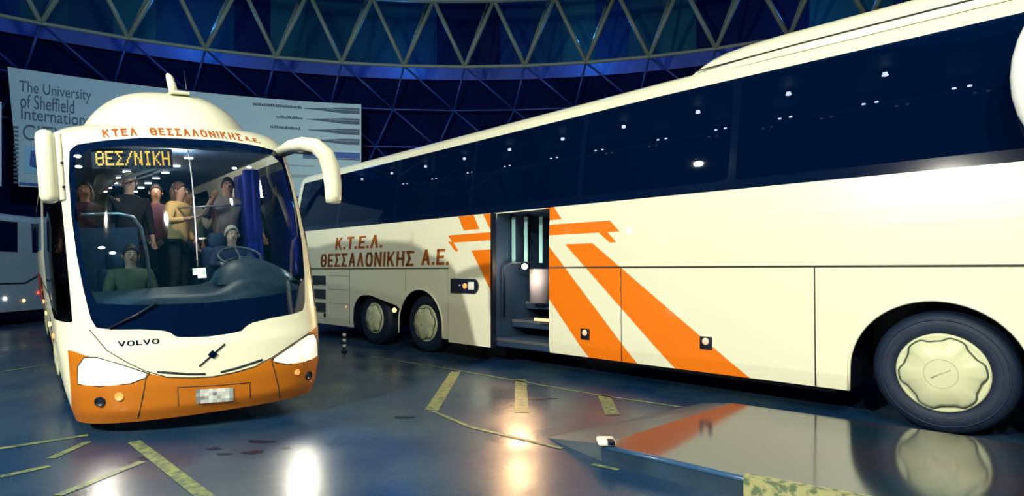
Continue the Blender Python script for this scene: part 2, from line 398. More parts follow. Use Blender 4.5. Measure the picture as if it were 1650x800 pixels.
for (u0, u1, vr, nm) in ((-18.86, -14.76, 7.45, 'long caption here'), (-16.9, -14.76, 7.06, 'caption'), (-17.4, -14.76, 6.68, 'captions')):
    m_ = MB(); q_ = random.Random(len(nm)); u = u0      # unreadable caption: a row of small dark marks
    while u < u1-.05:
        wd = q_.uniform(.08, .22); hh = q_.choice((.035, .05, .06)); m_.add([bs(u, vr-.045), bs(u+wd, vr-.045), bs(u+wd, vr-.045+hh*1.6), bs(u, vr-.045+hh*1.6)], [(0, 1, 2, 3)]); u += wd+.03
    m_.build('caption', BGREY, ban, recalc=False)
for i, v in enumerate((7.42, 7.03, 6.64, 6.27)):       # the tapering brush-like bars
    u0 = -14.5 + i*.2; n = 20; m_ = MB(); vs = []
    for j in range(n+1):
        t = j/n; h = .12*min(1, .12+1.4*t**1.3); vs += [bs(u0+(-9.55-u0)*t, v+.01-h*.9), bs(u0+(-9.55-u0)*t, v+.01+h*.9)]
    m_.add(vs, [(2*j, 2*j+2, 2*j+3, 2*j+1) for j in range(n)]); m_.build('brush_bar', BGREY, ban, recalc=False)
    rect(u0+2.0, -9.6, v+.02, v+.045, BLINE, 'brush_line')
    bpy.data.objects['brush_line' if i == 0 else f'brush_line.{i:03d}'].location = (0, -.01, 0)
rect(-14.6, -9.5, 5.66, 5.88, BBLUE, 'stripe'); rect(-14.6, -9.5, 5.88, 5.92, BWHITE, 'stripe'); rect(-14.6, -9.5, 5.60, 5.64, BGREY, 'stripe')
for v in (5.3, 4.95, 4.9): rect(-16.2, -13.6, v, v+.05, BLINE, 'small_print')
b2 = banner(-46, -36.45, 4.05, 6.6).build('plain_banner', BWHITE)
tag(b2, 'plain white banner cut by the left picture edge beside the university banner', 'banner')

# ------------------------------------------------------------ raised island in the right foreground
ISL = noisy(mat('island_tiles', (.010, .030, .055), .09, spec=.9, ior=1.9), 1.1, (.035, .030, .045), .4, .62, 6, r2=.12, bump=.02)
KERBM = noisy(mat('kerb_stone', (.010, .03, .06), .35, spec=.6), 3, (.02, .05, .09))
RAMPM = noisy(mat('ramp_stone', (.07, .10, .13), .35), 4, (.10, .13, .15))
h = .15
isl = empty('traffic_island', 'low raised reddish glossy island beside the front wheel of the large coach', 'traffic island', (3, 3, 0))
isl_inv = Matrix.Translation((-3, -3, 0))
top = [(.70, 4.58), (1.52, 3.86), (2.13, 3.45), (5.0, 1.6), (9.0, -1.0), (10.0, .2), (3.99, 4.57), (2.24, 5.99)]
MB().prism(top, .0, h).build('platform', [ISL], isl, M=isl_inv)
m_ = MB(); m_.tube([(x, y, h-.018) for x, y in top[:5]], .022, 0, 8); m_.build('kerb_edge', mat('kerb_edge', (.03, .09, .20), .2, spec=.8), isl, M=isl_inv)
m_ = MB()
for i in range(4):
    (x0, y0), (x1, y1) = top[i], top[i+1]; nx, ny = (y1-y0), -(x1-x0); l = math.hypot(nx, ny); nx, ny = -abs(nx/l)*.012, -abs(ny/l)*.012
    m_.add([(x0+nx, y0+ny, 0), (x1+nx, y1+ny, 0), (x1+nx, y1+ny, h-.03), (x0+nx, y0+ny, h-.03), (x0, y0, h-.03), (x1, y1, h-.03)], [(0, 1, 2, 3), (3, 2, 5, 4)])
m_.build('kerb_face', KERBM, isl, M=isl_inv)
MB().add([(.31, 5.28, 0), (2.16, 6.66, 0), (2.24, 5.99, h), (.70, 4.58, h), (2.3, 5.9, 0), (.72, 4.6, 0)], [(0, 1, 2, 3), (0, 3, 5), (1, 4, 2)]).build('ramp', RAMPM, isl, M=isl_inv)
YK = noisy(mat('kerb_yellow', (.36, .36, .17), .5), 18, (.10, .15, .08), .5, .62)
m_ = MB(); a = Vector((1.52, 3.86)); b = Vector((2.13, 3.45)); c = Vector((3.2, 2.765)); nrm = Vector((.55, .83))
for p, q in ((a, b), (b, c)):
    m_.add([(*p, h+.006), (*q, h+.006), (*(q+nrm*.06), h+.006), (*(p+nrm*.06), h+.006), (*(p-nrm*.026), h+.006), (*(q-nrm*.026), h+.006), (*(p-nrm*.026), .0), (*(q-nrm*.026), .0)], [(0, 1, 2, 3), (4, 5, 1, 0), (6, 7, 5, 4)])
m_.build('yellow_kerb_paint', YK, isl, M=isl_inv)
m_ = MB(); m_.box((.66, 4.50, h+.001), (.80, 4.66, h+.045), 0, .02); m_.box((.73, 4.48, h+.015), (.785, 4.56, h+.05), 1, .008)
o = m_.build('kerb_reflector', [mat('white_reflector', (.85, .85, .75), .3), BLACK]); tag(o, 'small white reflector stud on the nose of the raised island', 'reflector')
paint_line([(.62, 4.55), (.80, 4.42)], .05)

# ------------------------------------------------------------ shared coach parts
def wheel(parent, x, y, z, rt, rh, face, lobes=6, width=.30, M0=None, dish=.03, name='wheel'):
    # axis along local y; outer face towards -y (face=1)
    M = Matrix.Translation((x, y, z))
    if M0 is not None: M = M0 @ M
    t = MB(); W2 = width
    t.lathe([(rh*.97, .02), (rh*1.02, -.012), (rh*1.12, -.028), (rt*.80, -.03), (rt*.92, -.015), (rt*.985, .03), (rt, .06), (rt, W2-.06), (rt*.985, W2-.02), (rt*.85, W2), (rh, W2)], 0, 56, caps=False)
    for k in range(5): t.lathe([(rt+.002, .07+k*.035), (rt+.006, .075+k*.035), (rt+.006, .09+k*.035), (rt+.002, .095+k*.035)], 0, 56, caps=False)
    for rr in (rt*.86, rt*.78): t.lathe([(rr, -.028), (rr+.006, -.036), (rr+.012, -.028)], 0, 56, caps=False)
    o = t.build('wheel' if name == 'wheel' else name, [RUBBER], parent, M=M)
    hcap = MB(); hcap.lathe([(rh, .01), (rh*1.0, -.018), (rh*.95, -.03), (rh*.88, -.012+.0), (rh*.8, -.02-dish*.3), (rh*.45, -.03-dish), (rh*.02, -.035-dish)], 0, 56)
    hc = hcap.build('hubcap', [HUB], o)
    n = 96; pl = []
    for k in range(n):
        a_ = 2*PI*k/n; r_ = rh*(.86+.055*math.tanh(2.2*math.sin(lobes*a_+.6))); pl.append((r_*math.cos(a_), r_*math.sin(a_), a_))
    cv = MB(); d0 = -.026-dish*.3; d1 = -.042-dish*.6
    inner = [(px*.93, pz*.93) for px, pz, _ in pl]
    vs = [(px, d0, pz) for px, pz, _ in pl] + [(px, d1, pz) for px, pz in inner] + [(px*.5, d1-.016, pz*.5) for px, pz in inner] + [(0, d1-.02, 0)]
    fs = [(i, (i+1) % n, n+(i+1) % n, n+i) for i in range(n)] + [(n+i, n+(i+1) % n, 2*n+(i+1) % n, 2*n+i) for i in range(n)] + [(2*n+i, 2*n+(i+1) % n, 3*n) for i in range(n)]
    cv.add(vs, fs, 0, True); cv.build('hub_cover', [HUB], hc)
    gr = MB(); gr.tube([(px*1.012, d0-.006, pz*1.012) for px, pz, _ in pl], .007, 0, 6, closed=True); gr.build('hub_groove', HUBGROOVE, hc)
    em = MB(); em.tube([(rh*.36*math.cos(2*PI*k/40), d1-.014, rh*.36*math.sin(2*PI*k/40)) for k in range(40)], .006, 0, 6, closed=True)
    em.tube([(-rh*.2, d1-.018, -rh*.12), (rh*.2, d1-.018, rh*.12)], .007, 0, 6); em.build('hub_emblem', mat('hub_emblem', (.5, .52, .36), .5) if 'hub_emblem' not in bpy.data.materials else bpy.data.materials['hub_emblem'], hc)
    return o

# ------------------------------------------------------------ large coach on the right (local x to its front, y inward, z up; s = -x)
coach = empty('large_coach', 'large cream coach with orange diagonal stripes and open middle door standing on the right', 'bus', (3.8763, 5.3369, 0), math.atan2(-.69786, .71623))
def off(z): return .11*((z-1.95)/1.1)**1.5 if z > 1.95 else 0
def rz(s, z): return z - max(0, s-3)*.0125*max(0, (z-2.4))/1.35
side = [(off(z) if z > .45 else .02*(.45-z)/.15, z) for z in [.30, .45, .7, .95, 1.15, 1.35, 1.54, 1.75, 1.95, 2.1, 2.25, 2.4, 2.55, 2.75, 2.95, 3.15, 3.35, 3.55, 3.70, 3.75]]
roof = [(.255, 3.80), (.285, 3.87), (.34, 3.93), (.44, 3.98), (.7, 4.01), (1.4, 4.03)]
prof = side + roof + [(2.8-y, z) for y, z in reversed(roof[:-1])] + [(2.8-y, z) for y, z in reversed(side)]
S0, S1 = -3.1, 12.85; ns = 160
near, rest = [], []
for i in range(ns):
    s0 = S0+(S1-S0)*i/ns; s1 = S0+(S1-S0)*(i+1)/ns
    for j in range(len(prof)-1):
        (ya, za), (yb, zb) = prof[j], prof[j+1]
        q = [(-s1, ya, rz(s1, za)), (-s0, ya, rz(s0, za)), (-s0, yb, rz(s0, zb)), (-s1, yb, rz(s1, zb))]
        (near if j < len(side)+1 else rest).append(q)
def seg(polys, f, smin=None, smax=None):
    return clip(polys, f)
def circle_arch(cx, cz, r):
    return lambda p: (math.hypot(-p[0]-cx, p[2]-cz)-r) if p[2] > cz else abs(-p[0]-cx)-r
for f in (circle_arch(.04, .53, .70), circle_arch(7.76, .50, .655)): _, near = clip(near, f)
tagp = sdpoly([(8.36, .2), (8.36, .80), (8.89, .90), (9.44, 1.0), (9.72, .985), (9.9, .92), (10.02, .8), (10.06, .6), (10.06, .2)])
_, near = clip(near, lambda p: tagp(-p[0], p[2]))
doorf = lambda p: max(4.66-(-p[0]), -p[0]-5.78, p[2]-2.4)
_, near = clip(near, doorf)
band = lambda p: max(2.42-p[2], p[2]-rz(-p[0], 3.74), -p[0]-12.7, -2.8-(-p[0]))
bandp, near = clip(near, band)
panes = [(-2.75, 1.91), (1.99, 4.10), (4.18, 6.40), (6.48, 8.60), (8.68, 10.76), (10.84, 12.3)]
frame = bandp
for a_, b_ in panes:
    f = lambda p: max(2.53-p[2], p[2]-rz(-p[0], 3.715), a_-(-p[0]), -p[0]-b_)
    ins, frame = clip(frame, f)
    polymesh(ins, 'window_pane', TINT, coach)
polymesh(frame, 'window_frame', GLOSSBLACK, coach)
# far side
fin, frest = clip(rest, lambda p: max(2.53-p[2], p[2]-rz(-p[0], 3.715), 1.8-p[1], -p[0]-12.3, -2.6-(-p[0])))
polymesh(fin, 'far_window_band', TINT, coach)
body = near + frest
body += [[(3.1, y, z) for y, z in prof], [(-12.85, y, rz(12.85, z)) for y, z in prof]]
# orange stripes cut into the paint
def poly_hp(P):
    A = sum(P[i][0]*P[(i+1) % len(P)][1]-P[(i+1) % len(P)][0]*P[i][1] for i in range(len(P))); sg = 1 if A > 0 else -1; fs = []
    for i in range(len(P)):
        (ax, az), (bx, bz) = P[i], P[(i+1) % len(P)]; l = math.hypot(bx-ax, bz-az)
        fs.append((lambda ax, az, nx, nz: lambda p: (-p[0]-ax)*nx+(p[2]-az)*nz)(ax, az, sg*(bz-az)/l, -sg*(bx-ax)/l))
    return fs
stripes = [[(4.75, 2.43), (4.60, 2.43), (4.43, 2.23), (4.75, 2.23)], [(4.75, 2.165), (3.60, 2.165), (3.44, 2.01), (4.75, 2.01)],
           [(3.79, 2.02), (3.64, 2.02), (3.49, 1.87), (3.60, 1.87)],
           [(4.75, 1.90), (4.67, 1.86), (3.17, .29), (4.03, .29), (4.66, 1.08), (4.75, 1.18)], [(4.36, 1.87), (3.88, 1.87), (1.72, .29), (2.64, .29)]]
orange = []
def carve(polys, P):
    ins = polys; outs = []
    zc = [p[1] for p in P]; sc = [p[0] for p in P]; cand, oth = [], []
    for p in ins:
        xs = [-q[0] for q in p]; zs = [q[2] for q in p]
        (cand if max(xs) > min(sc) and min(xs) < max(sc) and max(zs) > min(zc) and min(zs) < max(zc) and max(q[1] for q in p) < .6 else oth).append(p)
    outs = oth; ins = cand
    for f in poly_hp(P):
        ins, o_ = clip(ins, f); outs += o_
    return ins, outs
for P in stripes:
    i_, body = carve(body, P); orange += i_
polymesh(body + orange, 'body', [CREAM, ORANGE], coach, smooth=False, mi=[0]*len(body)+[1]*len(orange))
def sideline(pts, r=.006, name='panel_seam', m=SEAM): MB().tube([(-s, off(z)-.001, z) for s, z in pts], r, 0, 6).build(name, m, coach)
sideline([(-3.1, 1.54), (4.66, 1.54)], .011); sideline([(6.86, 1.535), (12.85, 1.535)], .011)
sideline([(3.42, 1.53), (3.41, .31)], .005); sideline([(1.06, 1.53), (1.05, .31)], .007)
sideline([(6.90, 2.4), (6.90, .3)], .004); sideline([(8.2, 1.54), (8.2, 1.1)], .003)
sideline([(10.2, 1.53), (10.2, .38)], .004); sideline([(10.2, 1.38), (11.1, 1.38)], .003); sideline([(10.2, 1.08), (11.1, 1.08)], .003); sideline([(10.2, .78), (11.1, .78)], .003)
for z0 in (1.17, .86, .56):
    m_ = MB(); m_.box((-11.95, -.008, z0), (-11.22, .02, z0+.21), 0)
    for k in range(6): m_.box((-11.95, -.016, z0+.01+k*.034), (-11.22, -.004, z0+.024+k*.034), 1)
    m_.build('vent_grille', [BLACK, mat('louvre', (.08, .13, .15), .5) if 'louvre' not in bpy.data.materials else bpy.data.materials['louvre']], coach)
# roof fairing
fp = [(.30, 3.90), (.29, 3.97), (.32, 4.08), (.40, 4.17), (.6, 4.21), (1.4, 4.22), (2.2, 4.21), (2.4, 4.17), (2.48, 4.08), (2.51, 3.97), (2.5, 3.9)]
m_ = MB(); vs = []; sl = [(2.62, .02), (2.56, .30), (2.48, .52), (2.36, .70), (2.18, .85), (1.9, .95), (1.5, 1.0), (-3.0, 1.0)]
for s, k in sl: vs += [(-s, 1.4+(y-1.4)*(.93+.07*k), 3.94+(z-3.94)*k if z > 3.94 else z) for y, z in fp]
n = len(fp); m_.add(vs, [(i*n+j, i*n+j+1, (i+1)*n+j+1, (i+1)*n+j) for i in range(len(sl)-1) for j in range(n-1)] + [tuple((len(sl)-1)*n+j for j in range(n))], 0, True)
m_.build('roof_fairing', CREAM, coach)
MB().tube([(-2.5, .286, 3.965), (-1.2, .284, 3.985), (3.0, .284, 3.985)], .008, 0, 6).build('fairing_seam', SEAM, coach)
# underbody and wheel wells
m_ = MB(); m_.box((-12.6, .45, .22), (-10.1, 2.4, .6)); m_.box((-6.9, .35, .22), (-5.9, 2.4, .5)); m_.box((-4.5, .35, .2), (-.95, 2.4, .5)); m_.box((1.0, .35, .22), (3.0, 2.4, .5))
m_.build('underbody', BLACK, coach)
def well(s0, s1, zt):
    m_ = MB(); m_.add([(-s0, .03, 0.3), (-s0, .03, zt), (-s1, .03, zt), (-s1, .03, .3), (-s0, 1.0, .3), (-s0, 1.0, zt), (-s1, 1.0, zt), (-s1, 1.0, .3)], [(0, 1, 5, 4), (1, 2, 6, 5), (2, 3, 7, 6), (4, 5, 6, 7)])
    m_.build('wheel_well', BLACK, coach)
well(-.68, .76, 1.26); well(7.08, 10.08, 1.2)
for c_, r_ in ((.04, .70), (7.76, .655)):
    pts = [(-c_-r_, .0, .31), (-c_-r_, .0, .53 if c_ < 1 else .5)]
    pts = [(-(c_+r_), -.002, .31)] + [(-(c_+r_*math.cos(t)), -.002, (.53 if c_ < 1 else .50)+r_*math.sin(t)) for t in [PI*k/28 for k in range(29)]] + [(-(c_-r_), -.002, .31)]
    MB().tube(pts, .016, 0, 6).build('arch_lip', CREAM, coach)
for x_, z_, rh_, nm in ((0, .56, .36, 'wheel'), (-7.70, .53, .335, 'wheel'), (-9.38, .53, .315, 'wheel')):
    wheel(coach, x_, .10, z_, z_, rh_, 1)
for x_ in (0, -7.70, -9.38): wheel(coach, x_, 2.7, .53, .53, .33, 1, M0=None)
# sliding door panel parked behind the opening, with stripes
dpl = []
for i in range(24):
    for j in range(22):
        a0 = 5.80+(6.88-5.80)*i/24; a1 = 5.80+(6.88-5.80)*(i+1)/24; z0 = .27+(2.41-.27)*j/22; z1 = .27+(2.41-.27)*(j+1)/22
        dpl.append([(-a1, -.05+off(z0), z0), (-a0, -.05+off(z0), z0), (-a0, -.05+off(z1), z1), (-a1, -.05+off(z1), z1)])
od = []
for P in ([(6.69, 2.45), (6.30, 2.45), (6.11, 2.17), (6.50, 2.17)], [(6.08, 2.45), (5.7, 2.45), (5.7, 1.99), (5.80, 2.08)], [(6.90, 2.10), (5.7, 2.11), (5.7, 1.98), (6.78, 1.97)], [(6.90, 2.0), (6.76, 1.98), (6.62, 1.82), (6.70, 1.82)], [(6.30, 1.83), (5.7, 1.83), (5.7, .98)]):
    i_, dpl = carve(dpl, P); od += i_
dr = polymesh(dpl+od, 'sliding_door', [CREAM, ORANGE], coach, smooth=False, mi=[0]*len(dpl)+[1]*len(od), solid=.045)
m_ = MB(); m_.box((-5.83, -.06, .27), (-5.78, .02, 2.41)); m_.build('door_seal', BLACK, dr)
n = 12; pl = [(-6.80, 1.12), (-6.25, 1.12)] + [(-6.22+.11*math.sin(PI*k/n), 1.24-.12*math.cos(PI*k/n)) for k in range(n+1)] + [(-6.25, 1.36), (-6.80, 1.36)]
MB().prism_y(pl, -.075, -.045).build('handle_recess', GLOSSBLACK, dr)
m_ = MB(); m_.sphere((-6.42, -.085, 1.24), .05, 0, 14, (1, .5, 1)); m_.box((-6.34, -.09, 1.18), (-6.2, -.07, 1.31), 1, .01); m_.sphere((-6.55, -.08, 1.25), .03, 2)
m_.build('handle_lamp', [AMBER, mat('lamp_white', (.8, .82, .8), .2), CHROME], dr)
# text
sf = lambda u, v: (u, -.004+off(v), v)
stroke_obj('Κ.Τ.Ε.Λ.', (-10.80, -8.98, 1.95, 2.21), sf, LETTER, coach, slant=.03)
stroke_obj('ΘΕΣΣΑΛΟΝΙΚΗΣ', (-11.46, -7.95, 1.575, 1.865), sf, LETTERB, coach, slant=.03)
stroke_obj('Α.Ε.', (-7.72, -6.93, 1.595, 1.875), sf, LETTER, coach, slant=.03)
# side marker lamps
for s_, z_ in ((4.0, .62), (2.24, .65)):
    m_ = MB(); m_.box((-s_-.075, -.016, z_-.075), (-s_+.075, .0, z_+.075), 0, .01); m_.sphere((-s_, -.018, z_+.02), .042, 1, 14, (1, .4, 1)); m_.build('marker_lamp', [BLACK, mat('marker_lens', (.8, .45, .3), .2, emit=(1, .6, .4), es=.5) if 'marker_lens' not in bpy.data.materials else bpy.data.materials['marker_lens']], coach)
m_ = MB(); m_.sphere((-8.62, .04, .73), .045, 0, 12); m_.build('wheel_well_lamp', AMBERLIT, coach)
m_ = MB(); m_.sphere((-10.35, -.005, .72), .03, 0, 12, (1, .4, 1)); m_.build('rear_marker_lamp', AMBER, coach)
m_ = MB(); m_.sphere((-11.25, -.01, .50), .05, 0, 12, (1, .3, 1)); m_.build('fuel_cap', BLACK, coach)
# doorway
dw = MB(); X0, X1 = -5.78, -4.66
dw.add([(X0, .02, .3), (X0, .02, 2.42), (X0, 1.5, 2.42), (X0, 1.5, .3), (X1, .02, .3), (X1, .02, 2.42), (X1, 1.5, 2.42), (X1, 1.5, .3)], [(0, 1, 2, 3), (4, 7, 6, 5), (1, 5, 6, 2), (3, 2, 6, 7), (0, 3, 7, 4)])
dw.build('doorway_shell', INTBLUE, coach)
for z_, y_ in ((.42, .03), (.70, .36), (.98, .70)):
    m_ = MB(); m_.box((X0+.01, y_, z_-.12), (X1-.01, 1.49, z_), 0, .01); m_.box((X0+.01, y_-.006, z_-.035), (X1-.01, y_+.03, z_+.004), 1); m_.build('step', [INTBLUE, STEEL], coach)
for k, (xx, yy) in enumerate(((-5.66, .30), (-5.50, .42), (-5.30, .56), (-5.12, .72))):
    m_ = MB(); m_.box((xx-.05, yy, 1.62), (xx+.02, yy+.015, 2.36)); m_.build('curtain_strip', mat('pale_teal', (.20, .42, .45), .5) if 'pale_teal' not in bpy.data.materials else bpy.data.materials['pale_teal'], coach)
m_ = MB(); m_.tube([(-5.70, .12, .75), (-5.70, .12, 1.55), (-5.62, .20, 1.62), (-5.4, .5, 1.62)], .018); m_.build('grab_rail', BLACK, coach); m_ = MB(); m_.tube([(-4.75, .12, .7), (-4.75, .12, 1.4), (-4.8, .3, 1.5)], .015); m_.build('grab_rail', BLACK, coach)
m_ = MB(); m_.tube([(-5.38, .62, .98), (-5.38, .62, 1.52)], .17, 0, 28); m_.build('entrance_column', mat('warm_panel', (.42, .38, .42), .4), coach)
m_ = MB(); m_.sphere((-5.35, .22, 1.56), .045, 0, 14); m_.build('entrance_lamp', mat('entrance_lamp', (1, 1, 1), .2, emit=(1, .72, .42), es=55), coach)
m_ = MB(); m_.box((-5.1, .16, .73), (-4.75, .2, .77)); m_.build('step_lamp', mat('step_lamp', (1, .5, .3), .3, emit=(1, .45, .2), es=1.2), coach)
Mw = Matrix.Translation((3.8763, 5.3369, 0)) @ Matrix.Rotation(math.atan2(-.69786, .71623), 4, 'Z')
light('entrance_lamp_glow', 'POINT', Mw @ Vector((-5.3, .10, 1.57)), 14, (1, .72, .50), .05)
light('entrance_lamp_beam', 'SPOT', Mw @ Vector((-5.35, .12, 1.56)), 230, (1, .58, .26), .05, Mw @ Vector((-5.0, -4.5, 0)), spot_size=R(95), spot_blend=.6)
# ceiling lamps inside
m_ = MB(); m_.box((-12.6, .4, 3.70), (2.8, 2.4, 3.74)); m_.build('cabin_ceiling', INTDARK, coach)
for s_ in (.61, 1.61, 2.77, 3.94, 5.1, 6.3, 7.5, 8.7, 9.9, 11.1):
    m_ = MB(); m_.box((-s_-.02, .83, 3.61), (-s_+.02, .87, 3.64)); m_.sphere((-s_, .85, 3.61), .024, 0, 10, (1.5, 1, .6)); m_.build('ceiling_lamp', [SPOTLIT], coach)
for s_ in (.05, .95, 1.95, 2.85, 3.8, 5.0, 6.0, 7.2, 8.3, 9.5, 10.6):
    for dx in (-.07, .07):
        m_ = MB(); m_.sphere((-s_+dx, 1.7, 3.55), .019, 0, 10, (1.3, 1, .6)); m_.build('ceiling_lamp', [SPOTLIT], coach)
# mirror at the front
m_ = MB(); m_.sphere((1.12, -.27, 3.06), .62, 0, 32, (1.0, .26, 1.28)); mh = m_.build('mirror_housing', mat('mirror_white', (.86, .90, .92), .3), coach)
MB().tube([(1.1, -.25, 3.5), (1.2, .02, 3.55), (1.3, .3, 3.58)], .04).build('mirror_arm', BLACK, mh)

# ------------------------------------------------------------ left coach, seen from the front
BT = Vector((-2.77241, 5.53687, 0)); BS = .89337
R3 = Matrix(((.7730073, -.6332844, -.0375576), (.6312830, .7737224, -.0532490), (.0627810, .0174524, .9978747)))
MB_ = Matrix.Translation(BT) @ R3.to_4x4() @ Matrix.Scale(BS, 4)
bus = bpy.data.objects.new('arriving_coach', None); C.objects.link(bus); bus.matrix_world = MB_
tag(bus, 'cream coach with orange bumper, lit destination sign and headlights facing the camera on the left', 'bus')
def BW(z): return interp(z, [0, .25, .5, 1.0, 1.9, 3.1, 3.5], [1.10, 1.16, 1.21, 1.25, 1.26, 1.2, 1.15])
def BY(z): return interp(z, [0, .15, .3, .55, .9, 1.0, 1.5, 2.0, 2.5, 3.0, 3.15, 3.3, 3.45], [.2, .12, .03, 0, .03, .06, .14, .25, .40, .60, .68, .85, 1.2])
def BA(z): return interp(z, [0, .5, 1.0, 3.0, 3.5], [.6, .65, .65, .75, .8])
EN = 2.5
def skew(x, y): return -.225*x*max(0, min(1, 1-(y-1.5)/2.5))
def surf(x, z):
    t = min(1, abs(x)/BW(z)); y = BY(z)+BA(z)*(1-(1-t**EN)**(1/EN)); return y+skew(x, y)
lev = [(z, BW(z), BY(z), BA(z)) for z in [.17+.0366*i for i in range(81)]]   # to 3.098
lev += [(3.15, 1.185, .68, .755), (3.21, 1.17, .75, .76), (3.27, 1.13, .83, .78), (3.32, 1.07, .93, .8), (3.355, .98, 1.06, .8), (3.38, .86, 1.25, .8), (3.40, .65, 1.5, .8), (3.41, .3, 1.8, .6), (3.412, .01, 2.0, .3)]
NT = 110; NS = 70
def outline(L_):
    z, w_, yc, A = L_; pts = []; y0 = yc+A
    for i in range(NS): t = i/NS; y = 13.0+(y0-13.0)*(1-(1-t)**1.0); pts.append((-w_, y))
    for i in range(NT+1):
        a_ = -PI/2+PI*i/NT; sn, cs = math.sin(a_), math.cos(a_)
        pts.append((w_*math.copysign(abs(sn)**(2/EN), sn), yc+A*(1-abs(cs)**(2/EN))))
    for i in range(1, NS+1): t = i/NS; pts.append((w_, y0+(13.0-y0)*t))
    return [(x, y+skew(x, y), z) for x, y in pts]
O_ = [outline(L_) for L_ in lev]
front, sides = [], []
for i in range(len(O_)-1):
    for j in range(len(O_[0])-1):
        q = [O_[i][j], O_[i][j+1], O_[i+1][j+1], O_[i+1][j]]
        (front if NS <= j < NS+NT and lev[i][0] < 3.2 else sides).append(q)
wsP = [(0, 3.14), (.4, 3.135), (.75, 3.10), (1.0, 3.06), (1.07, 3.0), (1.10, 2.7), (1.11, 2.3), (1.10, 1.9), (1.07, 1.55), (1.03, 1.25), (.99, 1.155), (.85, 1.13), (.62, 1.115), (.42, 1.085), (.36, 1.06), (.31, 1.01), (.2, .995), (0, .985)]
ws = sdpoly(wsP+[(-x, z) for x, z in reversed(wsP[1:-1])])
LX = lambda x: x if x > 0 else x/.945
wins, front = clip(front, lambda p: ws(LX(p[0]), p[2]))
giP = [(0, 3.06), (.4, 3.055), (.9, 3.0), (1.03, 2.9), (1.06, 2.5), (1.06, 2.0), (1.03, 1.6), (.97, 1.40), (.6, 1.36), (0, 1.34)]
gi = sdpoly(giP+[(-x, z) for x, z in reversed(giP[1:-1])])
gin, gfr = clip(wins, lambda p: gi(LX(p[0]), p[2]))
polymesh(gin, 'windshield', WIND, bus)
polymesh(gfr, 'windshield_surround', GLOSSBLACK, bus)
hlP = [(.57, .665), (.8, .78), (1.0, .868), (1.10, .87), (1.155, .78), (1.165, .60), (1.0, .575), (.74, .585), (.61, .63)]
for sg in (-.955, 1):
    f = sdpoly([(sg*x, z) for x, z in hlP]); ins, front = clip(front, lambda p: f(p[0], p[2]))
    hl = polymesh(ins, 'headlight', LENS, bus)
    for bx, bz, br in ((.80, .68, .055), (.98, .71, .065), (1.08, .80, .03)):
        m_ = MB(); x_ = sg*bx; yy = surf(x_, bz)
        M = Matrix.Translation((x_, yy-.005, bz)); ring_ = MB()
        m_.lathe([(br, 0), (br*.9, -.006), (br*.5, -.012), (.001, -.014)], 0, 24); m_.build('headlight_bulb', BULB, hl, M=M)
    MB().tube([(sg*x, surf(sg*x, z)-.002, z) for x, z in hlP], .006, 0, 6, closed=True).build('headlight_seal', SEAM, hl)
def zb(x): return interp(abs(x), [0, .1, .2, .4, .58, .8, 1.03, 1.12, 1.3], [.565, .57, .58, .615, .68, .79, .885, .93, .98])
bump, front = clip(front, lambda p: max(p[2]-zb(p[0]), abs(p[0])-1.17))
polymesh(bump, 'bumper', BUMPER, bus)
# side glass, wheel arches
def cyz(p): return p[1]-skew(p[0], p[1])
dg_ = lambda p: max(1.15+.10*p[1]-p[2], p[2]-3.02, p[1]-3.3, (1.115+p[0]) if p[0] < 0 else 1.175-p[0])
i1, front = clip(front, dg_); i2, sides = clip(sides, dg_); polymesh(i1+i2, 'door_glass', SIDEGL, bus)
for f in (lambda p: max(2.0-p[2], p[2]-3.0, 5.2-p[1], p[1]-12.6, -(abs(p[0])-1.0)),):
    ins, sides = clip(sides, f); polymesh(ins, 'side_window', SIDEGL, bus)
for cy in (2.9, 9.2):
    _, sides = clip(sides, lambda p: (math.hypot(p[1]-cy, p[2]-.5)-.64) if p[2] > .5 else abs(p[1]-cy)-.64)
cap = [[(x, 13.0, z) for x, y, z in (o[0] for o in O_)] + [(x, 13.0, z) for x, y, z in reversed([o[-1] for o in O_])]]
polymesh(front+sides+cap, 'body', CREAM, bus)
MB().box((-1.1, 1.0, .2), (1.1, 2.1, .55)).box((-1.1, 3.8, .2), (1.1, 8.3, .55)).build('underbody', BLACK, bus)
for cy in (2.9, 9.2):
    for sg in (-1, 1):
        dz = -sg*0 ; zc = .56 + (-.08 if sg < 0 else .08)*-1*0
        zc = (.53/BS) - sg*1.2*.0628/.998 - cy*.01745
        o = wheel(bus, 0, 0, 0, .53, .34, 1); o.matrix_basis = Matrix.Translation((sg*1.16, cy, zc)) @ Matrix.Rotation(R(90)*sg, 4, 'Z')
# seams on the front
def fl(pts, r=.005, name='front_seam', m=SEAM, par=None, d=.001):
    P = []
    for i in range(len(pts)-1):
        (x0, z0), (x1, z1) = pts[i], pts[i+1]
        for k in range(6): t = k/6; x, z = x0+(x1-x0)*t, z0+(z1-z0)*t; P.append((x, surf(x, z)-d, z))
    x, z = pts[-1]; P.append((x, surf(x, z)-d, z)); return MB().tube(P, r, 0, 6).build(name, m, par or bus)
for sg in (-1, 1):
    fl([(sg*.42, .625), (sg*.58, .70), (sg*.72, .80), (sg*.87, .93), (sg*.99, 1.14)] if sg < 0 else [(.42, .63), (.58, .69), (.8, .80), (1.05, .90)])
    fl([(sg*.57, .66), (sg*.66, .21)])
    fl([(sg*.07, .605), (sg*.22, .625), (sg*.48, .68)], .012, 'grille_slot', BLACK)
fl([(-.42, .62), (-.2, .583), (0, .568), (.2, .583), (.42, .62)], .006)
fl([(-.32, .50), (-.32, .30)], .004); fl([(.34, .45), (.34, .28)], .004); fl([(-.32, .50), (0, .47), (.34, .45)], .004)
